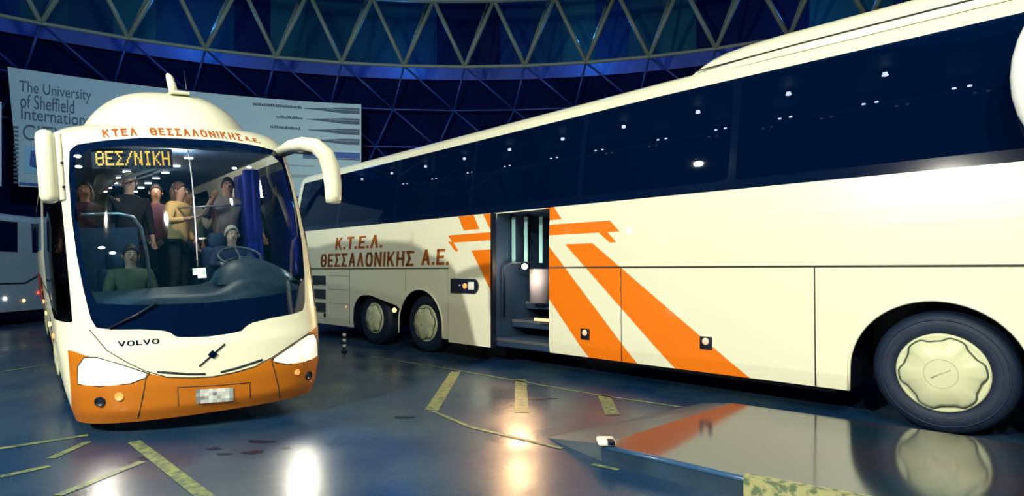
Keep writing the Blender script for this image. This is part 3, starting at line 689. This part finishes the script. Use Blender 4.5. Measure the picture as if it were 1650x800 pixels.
for x_, z_, r_, m1 in ((-.95, .42, .045, BLACK), (1.0, .40, .045, BLACK), (-.80, .46, .035, AMBER), (.85, .475, .028, AMBER)):
    m_ = MB(); M = Matrix.Translation((x_, surf(x_, z_), z_)) @ Matrix.Rotation(R(28 if x_ < 0 else -28)*-1*-1*(-1), 4, 'Z')
    m_.lathe([(r_*1.15, .01), (r_*1.15, -.012), (r_*.95, -.018), (r_*.85, -.010), (.001, -.012)], 0, 28); m_.build('fog_lamp' if m1 is BLACK else 'bumper_lamp', m1, bus, M=M)
# number plate: white with grey blocks
m_ = MB(); P0 = (-.17, .305); pm = [mat('plate_tone', c, .5) for c in ((.62, .64, .62), (.36, .42, .44), (.78, .84, .82), (.22, .24, .26))]
rp = random.Random(5)
def fp_(u, v, d=.012): return (u, surf(u, v)-d, v)
for i in range(9):
    for j in range(4):
        u0 = -.165+i*.038; v0 = .30+j*.038-.0*i; sh = -.03*i/9
        m_.add([fp_(u0, v0+sh), fp_(u0+.038, v0+sh), fp_(u0+.038, v0+.038+sh), fp_(u0, v0+.038+sh)], [(0, 1, 2, 3)], rp.choice((0, 0, 1, 2, 2, 3)) if 0 < i < 8 else rp.choice((1, 3)))
m_.build('number_plate', pm, bus)
# writing
ff = lambda u, v: fp_(u, v, .004)
stroke_obj('VOLVO', (-.78, -.44, .962, 1.012), ff, GLOSSBLACK, bus, pen=.26, penz=.2, gap=.35)
m_ = MB(); c0 = (.01, .80); q = [(c0[0]+dx, c0[1]+dz) for dx, dz in ((0, -.045), (.045, 0), (0, .045), (-.045, 0))]
m_.add([fp_(u, v, .018) for u, v in q]+[fp_(u, v, -.01) for u, v in q], [(0, 1, 2, 3), (0, 4, 5, 1), (1, 5, 6, 2), (2, 6, 7, 3), (3, 7, 4, 0)]); m_.build('emblem', GLOSSBLACK, bus)
fl([(-.12, .69), (.13, .895)], .009, 'emblem_bar', GLOSSBLACK, d=.006)
def brow(u, v): z = 3.175+(v)*.10-.05*(u/.8)**2; return (u, surf(u, z)-.006, z)
stroke_obj('ΚΤΕΛ', (-.72, -.42, 0, 1), brow, LETTER, bus, gap=.6, pen=.2); stroke_obj('ΘΕΣΣΑΛΟΝΙΚΗΣ', (-.30, .60, 0, 1), brow, LETTER, bus, gap=.5, pen=.2); stroke_obj('Α.Ε.', (.63, .80, .15, .75), brow, LETTER, bus)
# roof dome
m_ = MB(); nx, ny = 40, 44; vs = []
def dome_h(x, y):
    fx = max(0, 1-abs(x/.84)**3.0)**.8
    ty = min(1, max(0, (y-.80)/.95)); fy = (1-(1-ty)**2.2)
    tb = min(1, max(0, (6.5-y)/3.5)); return fx*fy*(3*tb*tb-2*tb**3)
for j in range(ny+1):
    y = .78+5.72*(j/ny)**1.8
    for i in range(nx+1):
        x = -.92+1.84*i/nx; b_ = 3.36-.15*max(0, 1-(y-.78)/.35)
        yy = y+.55*(abs(x)/.92)**2.5*max(0, 1-(y-.78)/3)
        vs.append((x, yy+skew(x, yy), b_+(3.84-b_)*dome_h(x, y)))
m_.add(vs, [(j*(nx+1)+i, j*(nx+1)+i+1, (j+1)*(nx+1)+i+1, (j+1)*(nx+1)+i) for j in range(ny) for i in range(nx)], 0, True)
m_.build('roof_dome', CREAM, bus)
m_ = MB(); m_.tube([(.04, 1.25, 3.76), (.02, 1.25, 3.86), (.0, 1.25, 3.95), (-.02, 1.25, 3.985)], [.048, .046, .038, .015], 0, 14); m_.box((-.01, 1.2, 3.76), (.2, 1.42, 3.79), 0, .01); m_.build('roof_fin', CREAM, bus)
m_ = MB(); m_.tube([(.19, 1.3, 3.78), (.185, 1.3, 3.85), (.17, 1.3, 4.06)], [.016, .009, .005], 0, 8); m_.build('antenna', BLACK, bus)
# mirrors
m_ = MB(); m_.box((-1.30, .40, 2.40), (-1.14, .66, 3.10), 0, .07); ml = m_.build('mirror', CREAM, bus); tag(ml, 'left hanging cream mirror housing')
m_ = MB(); m_.box((-1.15, .42, 2.42), (-1.095, .62, 3.07), 0, .02); m_.sphere((-1.11, .395, 2.78), .014, 1); m_.sphere((-1.11, .395, 2.55), .014, 1); m_.build('mirror_hinge', [CREAM, BLACK], ml)
arm = [(1.02, .66, 3.06), (1.08, .40, 3.10), (1.16, .22, 3.10), (1.27, .12, 3.07), (1.375, .08, 2.97), (1.425, .08, 2.82), (1.445, .08, 2.62), (1.44, .08, 2.48), (1.435, .08, 2.40)]
m_ = MB(); m_.tube(arm, [.045, .065, .08, .09, .102, .104, .10, .095, .085], 0, 20); mr = m_.build('mirror', CREAM, bus); tag(mr, 'right cream mirror on a curved arm')
m_ = MB(); m_.tube([(1.03, .64, 3.0), (1.10, .36, 3.02), (1.24, .16, 2.99)], .022, 0, 10); m_.build('mirror_bracket', BLACK, mr)
# wiper
def wp(x, z): return (x, surf(x, z)-.03, z)
m_ = MB(); m_.tube([wp(-.85, 1.15), wp(-.62, 1.26), wp(-.43, 1.38)], .010); m_.build('wiper', BLACK, bus)
# divider and sticker
fl([(.02, 3.0), (.015, 2.7), (-.01, 2.2), (-.04, 1.72)], .007, 'windshield_divider', STEEL)
m_ = MB(); sm_ = [mat('sticker_tone', c, .5, emit=c, es=0) for c in ((.8, .9, .85), (.35, .55, .55))]
for i, j, k in ((0, 1, 0), (1, 2, 0), (0, 2, 1), (1, 1, 0), (2, 1, 1), (1, 0, 0), (2, 0, 0), (2, 2, 0)):
    u0 = -.09+i*.04; v0 = 1.60+j*.035; m_.add([ff(u0, v0), ff(u0+.04, v0), ff(u0+.04, v0+.035), ff(u0, v0+.035)], [(0, 1, 2, 3)], k)
m_.build('windshield_sticker', sm_, bus)
# side marker lamps
for k, (yy, zz, mm) in enumerate(((1.8, .95, AMBER), (4.2, .9, AMBERLIT), (6.4, .9, AMBERLIT), (8.2, 1.0, AMBERLIT), (11.0, 1.1, AMBERLIT))):
    x_ = -BW(zz); m_ = MB(); m_.sphere((x_, yy+skew(x_, yy), zz), .04, 0, 10, (.5, 1.5, 1)); m_.build('side_marker', mm, bus)
for yy in (5.3,): 
    for zz in (1.45,): MB().tube([(-1.262, 2.3, zz), (-1.262, 12.9, zz)], .008, 0, 6).build('side_seam', SEAM, bus)
m_ = MB(); m_.add([(-1.276, 6.0, 1.0), (-1.276, 12.0, 1.0), (-1.276, 12.0, 1.5), (-1.276, 7.5, 1.5)], [(0, 1, 2, 3)]); m_.build('side_stripe', mat('stripe_red', (.6, .06, .03), .5), bus)
# interior
m_ = MB(); m_.box((-1.15, 1.9, 1.05), (1.15, 12.5, 1.10)); m_.box((-1.15, .75, .62), (1.15, 1.92, .68)); m_.box((-1.15, 1.88, .62), (1.15, 1.92, 1.1)); m_.build('cabin_floor', INTDARK, bus)
m_ = MB(); m_.box((-1.1, 1.3, 3.12), (1.1, 12.5, 3.15)); m_.build('cabin_ceiling', INTBLUE, bus)
m_ = MB(); m_.box((-1.1, 9.2, 1.1), (1.1, 9.25, 3.1)); m_.build('cabin_bulkhead', INTDARK, bus)
m_ = MB(); dv = []; nn = 24
for i in range(nn+1):
    x = -1.02+2.04*i/nn; s0 = surf(x, 1.4)+.06; zf = 1.42+.12*math.exp(-((x-.62)/.35)**4)
    dv += [(x, s0, 1.15), (x, s0, 1.38), (x, s0+.10, zf), (x, max(1.15, s0+.3), zf+.06), (x, max(1.16, s0+.31), 1.1)]
m_.add(dv, [(5*i+j, 5*i+5+j, 5*i+6+j, 5*i+1+j) for i in range(nn) for j in range(4)], 0, True); dash = m_.build('dashboard', DASH, bus)
m_ = MB(); hv = []
for i in range(17):
    t = i/16; x = .22+.82*t; hgt = math.sin(PI*min(1, t*1.02))**.55 if t < 1 else 0
    hv += [(x, .50+.1*t*0, 1.50), (x, .62, 1.50+.22*hgt), (x, .95, 1.52+.26*hgt)]
m_.add([(x, y+skew(x, y), z) for x, y, z in hv], [(3*i+j, 3*i+3+j, 3*i+4+j, 3*i+1+j) for i in range(16) for j in range(2)], 0, True); m_.build('instrument_hood', DASH, dash)
m_ = MB(); cw = Vector((.60, 1.02, 1.80)); ax = Matrix.Rotation(R(-62), 3, 'X')
m_.tube([cw + ax @ Vector((.24*math.cos(2*PI*k/32), 0, .24*math.sin(2*PI*k/32))) for k in range(32)], .016, 0, 8, closed=True)
for a_ in (0, 120, 240): m_.tube([cw, cw + ax @ Vector((.23*math.sin(R(a_)), 0, .23*math.cos(R(a_))))], .012)
m_.tube([cw, cw+Vector((0, -.12, -.3))], .03); m_.build('steering_wheel', mat('wheel_rim', (.10, .10, .12), .4), bus)
m_ = MB(); m_.tube([(-.95, 1.2, 2.33), (-.60, 1.2, 2.34), (-.47, 1.2, 2.30), (-.40, 1.2, 2.18), (-.36, 1.2, 1.9), (-.33, 1.2, 1.2)], .018, 0, 10); m_.build('handrail', STEEL, bus)
m_ = MB(); m_.box((-1.0, 1.78, 1.1), (-.36, 1.81, 2.2), 0, .01); m_.build('partition', INTBLUE, bus)
m_ = MB(); m_.tube([(.14, 2.1, 2.46), (.5, 2.0, 2.48), (.95, 1.95, 2.50)], .014); m_.build('handrail', STEEL, bus)
m_ = MB(); m_.box((.98, 1.6, 1.5), (1.06, 2.6, 2.95), 0, .02)
for k in range(6): m_.tube([(.98-.02*(k % 2), 1.6+.02*k, 1.5), (.98, 1.6+.02*k, 2.95)], .02)
m_.build('curtain', CURTAIN, bus)
m_ = MB(); m_.box((.86, 1.62, 1.6), (.98, 1.70, 2.95), 0, .03); m_.build('curtain', CURTAIN, bus)
def seat(x, y, d=0, b=1.1):
    m_ = MB(); m_.box((x-.24, y-.05, 1.48+d), (x+.24, y+.42, 1.62+d), 0, .05); m_.box((x-.24, y+.36, 1.50+d), (x+.24, y+.50, 2.18+d), 0, .06); m_.box((x-.15, y+.37, 2.14+d), (x+.15, y+.48, 2.36+d), 0, .05)
    m_.box((x-.18, y+.05, b), (x+.18, y+.35, 1.5+d)); return m_.build('coach_seat', INTBLUE, bus)
seat(.60, 1.50, -.24, .68); seat(-.56, 1.33, -.46, .68)
for k in range(5):
    for x_ in (-.85, -.38, .40, .86):
        if k > 0: seat(x_, 2.9+k*.85)
for k in range(7):
    for x_, zz in ((-.22, 3.08), (.28, 3.09)):
        m_ = MB(); m_.box((x_-.05, 1.9+k*.85, zz), (x_+.05, 1.95+k*.85, zz+.02), 0, .005); m_.build('cabin_lamp', CABLIT, bus)
for k, (x_, y_, z_) in enumerate(((-.95, .98, 2.93), (-.95, .98, 2.82), (-.80, 1.0, 1.96), (-.70, 1.05, 1.90), (.96, 1.7, 2.99), (.80, 1.8, 2.98))):
    m_ = MB(); m_.sphere((x_, y_, z_), .022, 0, 10, (1.5, 1, .7)); m_.build('cabin_lamp', CABLIT, bus)
m_ = MB(); m_.tube([(-.22, 1.2, 2.86), (-.52, 2.2, 2.80), (-.62, 3.0, 2.72)], .02); m_.tube([(-.14, 1.2, 2.84), (-.44, 2.2, 2.76)], .014); m_.build('ceiling_rail', mat('pale_rail', (.75, .7, .6), .3), bus)
# destination sign
GL = {'Θ': '01110 10001 10001 11111 10001 10001 01110', 'Ε': '11111 10000 10000 11110 10000 10000 11111', 'Σ': '11111 01000 00100 00010 00100 01000 11111',
      '/': '00001 00010 00010 00100 01000 01000 10000', 'Ν': '10001 11001 11001 10101 10011 10011 10001', 'Ι': '01110 00100 00100 00100 00100 00100 01110',
      'Κ': '10001 10010 10100 11000 10100 10010 10001', 'Η': '10001 10001 10001 11111 10001 10001 10001'}
U0, U1, V0, V1 = -.80, -.155, 2.83, 2.985
def sg_(u, v, d): return (u, surf(u, 2.93)+.05+(v-2.93)*.1+d, v+.02*(u+.48)*0)
m_ = MB(); a_ = [(U0-.03, V0-.03), (U1+.03, V0-.03), (U1+.03, V1+.03), (U0-.03, V1+.03)]
m_.add([sg_(u, v, .012) for u, v in a_]+[sg_(u, v, .05) for u, v in a_], [(0, 1, 2, 3), (0, 4, 5, 1), (1, 5, 6, 2), (2, 6, 7, 3), (3, 7, 4, 0)]); ds = m_.build('destination_sign', BLACK, bus)
m_ = MB(); word = 'ΘΕΣ/ΝΙΚΗ'; ncol = 6*len(word)-1; cw_ = (U1-U0)/ncol; ch = (V1-V0)/7
for gi_, ch_ in enumerate(word):
    for r_, row in enumerate(GL[ch_].split()):
        for c_, bit in enumerate(row):
            if bit == '1':
                u0 = U0+(gi_*6+c_)*cw_; v0 = V1-(r_+1)*ch
                m_.add([sg_(u0-.0005, v0+.001, .0), sg_(u0+cw_*1.05, v0+.001, .0), sg_(u0+cw_*1.05, v0+ch*.95, .0), sg_(u0-.0005, v0+ch*.95, .0)], [(0, 1, 2, 3)])
m_.build('sign_letters', LEDON, ds, recalc=False)
def blit(name, loc, e, col, size): light(name, 'POINT', MB_ @ Vector(loc), e, col, size)
blit('cabin_glow', (0.1, 1.5, 3.0), 34, (1, .78, .58), .06); blit('cabin_glow', (.1, 3.2, 2.98), 30, (1, .72, .5), .15); blit('cabin_glow', (0, 6.0, 2.98), 8, (1, .75, .55), .15)
blit('cabin_glow', (-.6, .95, 2.45), 2.5, (.45, .85, 1), .1); blit('cabin_glow', (.7, 1.0, 2.5), 2, (.35, .75, 1), .1)
for sg in (-1, 1):
    p = MB_ @ Vector((sg*.9, surf(sg*.9, .7)-.08, .7)); d = R3 @ Vector((sg*.05, -1, -.16))
    light('headlight_beam', 'SPOT', p, 45 if sg > 0 else 12, (1, .96, .80), .05, p+d, spot_size=R(100), spot_blend=.8)

# ------------------------------------------------------------ people
def skin_mesh(name, nodes, edges, mat_, parent, root=0, sub=1):
    me = bpy.data.meshes.new(name); me.from_pydata([n_[0] for n_ in nodes], edges, []); me.materials.append(mat_)
    o = bpy.data.objects.new(name, me); C.objects.link(o); o.parent = parent
    sk = o.modifiers.new('skin', 'SKIN'); sk.use_smooth_shade = True
    lay = me.skin_vertices[0] if me.skin_vertices else None
    if lay is None:
        bm = bmesh.new(); bm.from_mesh(me); bm.verts.layers.skin.verify(); bm.to_mesh(me); bm.free(); lay = me.skin_vertices[0]
    for i, n_ in enumerate(nodes):
        r_ = n_[1]; lay.data[i].radius = r_ if isinstance(r_, tuple) else (r_, r_); lay.data[i].use_root = (i == root)
    sb = o.modifiers.new('sub', 'SUBSURF'); sb.levels = sub; sb.render_levels = sub
    return o
def person(label, loc, rotz, skin, shirt, trousers, hair, pose='stand', arms=None, scale=1.0, hairstyle='short', group=None):
    root = empty('person', label, 'person', (0, 0, 0)); 
    root.matrix_world = Matrix.Translation(MB_ @ Vector(loc)) @ Matrix.Rotation(R(39.3)+rotz, 4, 'Z') @ Matrix.Scale(scale, 4)
    sit = pose == 'sit'; hz = .47 if sit else .93
    V = lambda x, y, z: (x, y, z)
    nodes = [(V(0, 0, hz), (.115, .09)), (V(0, 0, hz+.2), (.11, .08)), (V(0, -.01, hz+.38), (.115, .08)), (V(0, -.005, hz+.48), (.055, .055)), (V(0, -.01, hz+.545), (.05, .052)), (V(0, -.02, hz+.61), (.070, .080)), (V(0, -.015, hz+.685), (.080, .096)), (V(0, -.01, hz+.745), (.058, .068))]
    edges = [(0, 1), (1, 2), (2, 3), (3, 4), (4, 5), (5, 6), (6, 7)]
    arms = arms or {}; shn = []; she = []
    for sg in (-1, 1):
        el, wr = arms.get(sg, ((sg*.24, .02, hz+.18), (sg*.24, -.10, hz-.03)))
        b = len(nodes); nodes += [(V(sg*.165, 0, hz+.435), .044), (el, .042), (wr, .028)]; edges += [(2, b), (b, b+1), (b+1, b+2)]
        e, w_ = Vector(el), Vector(wr); d = (w_-e).normalized(); side_ = Vector((0, 0, 1)).cross(d)
        side_ = side_.normalized() if side_.length > .2 else Vector((1, 0, 0)); dn = d.cross(side_)
        pm_ = w_+d*.07; nodes.append((tuple(pm_), (.036, .020))); pi = len(nodes)-1; edges.append((b+2, pi))
        for q, (lx, ln) in enumerate(((-.028, .060), (-.010, .072), (.010, .068), (.027, .052))):
            k0 = pm_+d*.03+side_*lx; k1 = k0+d*ln*.6+dn*.008; k2 = k1+d*ln*.45+dn*.022
            c0_ = len(nodes); nodes += [(tuple(k0), .0095), (tuple(k1), .0085), (tuple(k2), .007)]; edges += [(pi, c0_), (c0_, c0_+1), (c0_+1, c0_+2)]
        t0 = w_+d*.045-side_*.035; t1 = t0+d*.035-side_*.022; c0_ = len(nodes); nodes += [(tuple(t0), .011), (tuple(t1), .009)]; edges += [(pi, c0_), (c0_, c0_+1)]
    for sg in (-1, 1):
        kn = (sg*.12, -.43, hz+.02) if sit else (sg*.10, -.02, .50); an = (sg*.12, -.42, .08) if sit else (sg*.10, .02, .08)
        b = len(nodes); nodes += [((sg*.09, 0, hz-.05), .085), (kn, .058), (an, .040), ((an[0], an[1]-.16, .035), (.04, .03))]; edges += [(0, b), (b, b+1), (b+1, b+2), (b+2, b+3)]
    skin_mesh('body', nodes, edges, skin, root)
    # clothes
    sn = [(V(0, 0, hz-.09), (.165, .135)), (V(0, 0, hz+.02), (.160, .128)), (V(0, 0, hz+.2), (.150, .12)), (V(0, -.01, hz+.41), (.185, .128)), (V(0, -.005, hz+.515), (.075, .07))]; se = [(0, 1), (1, 2), (2, 3), (3, 4)]
    for sg in (-1, 1):
        el, wr = arms.get(sg, ((sg*.24, .02, hz+.18), (sg*.24, -.10, hz-.03))); b = len(sn)
        wr2 = tuple(Vector(el)+(Vector(wr)-Vector(el))*.85); sn += [(V(sg*.178, 0, hz+.445), .080), (el, .055), (wr2, .04)]; se += [(3, b), (b, b+1), (b+1, b+2)]
    skin_mesh('shirt', sn, se, shirt, root)
    tn = [(V(0, 0, hz), (.13, .108))]; te = []
    for sg in (-1, 1):
        kn = (sg*.12, -.43, hz+.02) if sit else (sg*.10, -.02, .50); an = (sg*.12, -.42, .11) if sit else (sg*.10, .02, .11)
        b = len(tn); tn += [((sg*.085, 0, hz-.07), .086), (kn, .072), (an, .055)]; te += [(0, b), (b, b+1), (b+1, b+2)]
    skin_mesh('trousers', tn, te, trousers, root)
    hd = Vector((0, -.015, hz+.67))
    m_ = MB(); m_.sphere(tuple(hd+Vector((0, -.098, -.012))), .014, 0, 10, (.8, 1.2, 1.6))
    for sg in (-1, 1): m_.sphere(tuple(hd+Vector((sg*.083, .0, -.01))), .02, 0, 10, (.5, .8, 1.3))
    m_.build('nose_and_ears', skin, root)
    m_ = MB()
    for sg in (-1, 1): m_.sphere(tuple(hd+Vector((sg*.030, -.086, .012))), .009, 0, 10, (1.3, .6, .65)); m_.sphere(tuple(hd+Vector((sg*.030, -.090, .012))), .0055, 1, 8); m_.box(tuple(hd+Vector((sg*.03-.017, -.097, .030))), tuple(hd+Vector((sg*.03+.017, -.086, .036))), 1)
    m_.box(tuple(hd+Vector((-.022, -.094, -.052))), tuple(hd+Vector((.022, -.080, -.044))), 2)
    m_.build('face_features', [mat('eye_white', (.7, .7, .7), .3) if 'eye_white' not in bpy.data.materials else bpy.data.materials['eye_white'], hair, mat('lips', (.35, .10, .08), .5) if 'lips' not in bpy.data.materials else bpy.data.materials['lips']], root)
    m_ = MB(); nh = 18; vs = []
    for i in range(10):
        t = (PI*.52)*i/9
        for k in range(nh):
            a_ = 2*PI*k/nh; fr = -math.sin(a_)           # +1 towards the face
            tt = t*(1-.45*max(0, fr)**1.2); x = .089*math.sin(tt)*math.cos(a_); y = .104*math.sin(tt)*math.sin(a_); z = .138*math.cos(tt)
            vs.append(tuple(hd+Vector((x, y+.008, z-.008))))
    m_.add(vs, [(i*nh+k, (i+1)*nh+k, (i+1)*nh+(k+1) % nh, i*nh+(k+1) % nh) for i in range(9) for k in range(nh)], 0, True)
    if hairstyle == 'long': m_.sphere(tuple(hd+Vector((0, .06, -.06))), .10, 0, 16, (1.0, .55, 1.5))
    hr = m_.build('hair', hair, root); md = hr.modifiers.new('thick', 'SOLIDIFY'); md.thickness = .012
    return root
HB = mat('hair_black', (.02, .012, .01), .6); HG = mat('hair_grey', (.45, .40, .33), .6); HBR = mat('hair_brown', (.12, .06, .03), .6)
def cl(n_, c): return mat(n_, c, .8)
navy, black_, creamc, plum, white_, olive, greyc, teal = cl('cloth_navy', (.02, .04, .10)), cl('cloth_black', (.015, .015, .02)), cl('cloth_yellow', (.95, .60, .22)), cl('cloth_plum', (.12, .04, .06)), cl('cloth_white', (.6, .55, .5)), cl('cloth_olive', (.08, .10, .05)), cl('cloth_grey', (.25, .22, .22)), cl('cloth_teal', (.05, .12, .12))
FL = 1.13; SCL = .90
zs = lambda head_z: head_z-(1.56 if True else 0)*SCL/BS
hold = lambda hz: {-1: ((-.26, -.08, hz+.20), (-.16, -.26, hz+.34)), 1: ((.27, -.06, hz+.2), (.24, -.28, hz+.36))}
person('person in a green top seated low at the front left behind the windshield', (-.56, 1.45, .72), 0, SKINS[0], olive, black_, HB, 'sit', {-1: ((-.24, -.08, .66), (-.10, -.30, .62)), 1: ((.24, -.08, .66), (.12, -.30, .62))}, .90)
person('driver in dark clothes with both hands on the steering wheel', (.60, 1.62, .94), 0, SKINS[2], navy, black_, HG, 'sit', {-1: ((-.27, -.16, .72), (-.17, -.40, .76)), 1: ((.27, -.16, .72), (.17, -.40, .76))}, .90)
person('man in a plum jacket standing behind the driver and holding the rail', (.74, 2.35, FL), R(-10), SKINS[1], greyc, black_, HB, 'stand', {-1: ((-.28, -.05, 1.16), (-.20, -.30, 1.36)), 1: ((.29, -.05, 1.18), (.30, -.30, 1.42))}, .93)
person('standing passenger in a bright yellow shirt near the windshield centre', (.10, 2.25, FL), R(50), SKINS[0], creamc, black_, HBR, 'stand', {-1: ((-.27, -.03, 1.16), (-.22, -.26, 1.2))}, .88, 'long')
person('grey haired passenger in black standing behind the handrail', (-.44, 2.5, FL), R(8), SKINS[2], black_, black_, HG, 'stand', None, .95)
person('passenger in plum top standing behind left windshield edge', (-.88, 3.0, FL), R(-15), SKINS[1], plum, black_, HB, 'stand', None, .91, 'long')
person('passenger in white shirt standing behind the windshield divider', (.34, 2.9, FL), R(12), SKINS[0], white_, navy, HB, 'stand', hold(.93), .87)
person('tall dark haired passenger standing further back in the aisle', (.0, 3.4, FL), R(-5), SKINS[1], plum, black_, HB, 'stand', None, .92)
person('passenger in teal top standing deep in the aisle', (.46, 3.9, FL), R(5), SKINS[0], teal, black_, HBR, 'stand', None, .92)

# ------------------------------------------------------------ far coach at the left edge
GREYP = noisy(mat('grey_coach_paint', (.26, .36, .38), .5), 1.5, (.30, .40, .42))
fc = empty('distant_coach', 'grey white coach partly cut off at the far left edge, behind the arriving coach', 'bus', (-13.55, 17.6, 0), 0)
m_ = MB(); prf = [(0, .38), (0, 2.1), (-.03, 2.85), (-.12, 2.98), (-.4, 3.05), (-2.1, 3.05), (-2.38, 2.98), (-2.47, 2.85), (-2.5, 2.1), (-2.5, .38)]; n = len(prf); yv = [0, -.1, -10.0]
vs = [(x if y != 0 else x*.97-.04, y, z if y != 0 else .4+(z-.4)*.985) for y in yv for x, z in prf]
m_.add(vs, [(i*n+j, i*n+j+1, (i+1)*n+j+1, (i+1)*n+j) for i in range(2) for j in range(n-1)]+[tuple(range(n)), tuple(2*n+j for j in range(n))], 0, False); m_.build('body', GREYP, fc)
for y0, y1 in ((-.95, -.18), (-4.4, -1.45), (-7.4, -4.6)):
    m_ = MB(); m_.box((-.03, y0, 2.0), (.012, y1, 2.82), 0, .01); m_.build('side_window', GLOSSBLACK, fc)
for y_, m1, z_ in ((-.75, REDLIT, .86), (-1.25, AMBERLIT, .66), (-1.85, WHITELIT, .74), (-3.4, AMBERLIT, .70)):
    m_ = MB(); m_.sphere((.02, y_, z_), .045, 0, 10, (.5, 1, 1)); m_.build('side_lamp', m1, fc)
MB().tube([(.01, -.1, 1.5), (.01, -.6, 1.42), (.01, -1.2, 1.15), (.01, -10, 1.12)], .02, 0, 6).build('body_trim', BLACK, fc)
MB().box((-2.3, -9.8, .2), (-.1, -.2, .45)).build('underbody', BLACK, fc)
for y_ in (-3.0, -8.2):
    o = wheel(fc, 0, 0, 0, .50, .28, 1, width=.28); o.matrix_basis = Matrix.Translation((.03, y_, .50)) @ Matrix.Rotation(R(90), 4, 'Z')

# ------------------------------------------------------------ small marker post near the rear wheels
mp = MB(); mp.lathe([(.055, 0), (.055, .03), (.028, .05), (.026, .36), (.0, .37)], 0, 16, Matrix.Translation((-3.06, 10.75, 0)) @ Matrix.Rotation(R(90), 4, 'X'))
for z_ in (.10, .20, .30): mp.lathe([(.031, z_), (.033, z_+.01), (.033, z_+.04), (.031, z_+.05)], 1, 16, Matrix.Translation((-3.06, 10.75, 0)) @ Matrix.Rotation(R(90), 4, 'X'))
o = mp.build('marker_post', [BLACK, mat('post_band', (.85, .85, .85), .3)]); tag(o, 'small dark marker post with white bands beside the rear wheels of the large coach', 'post')
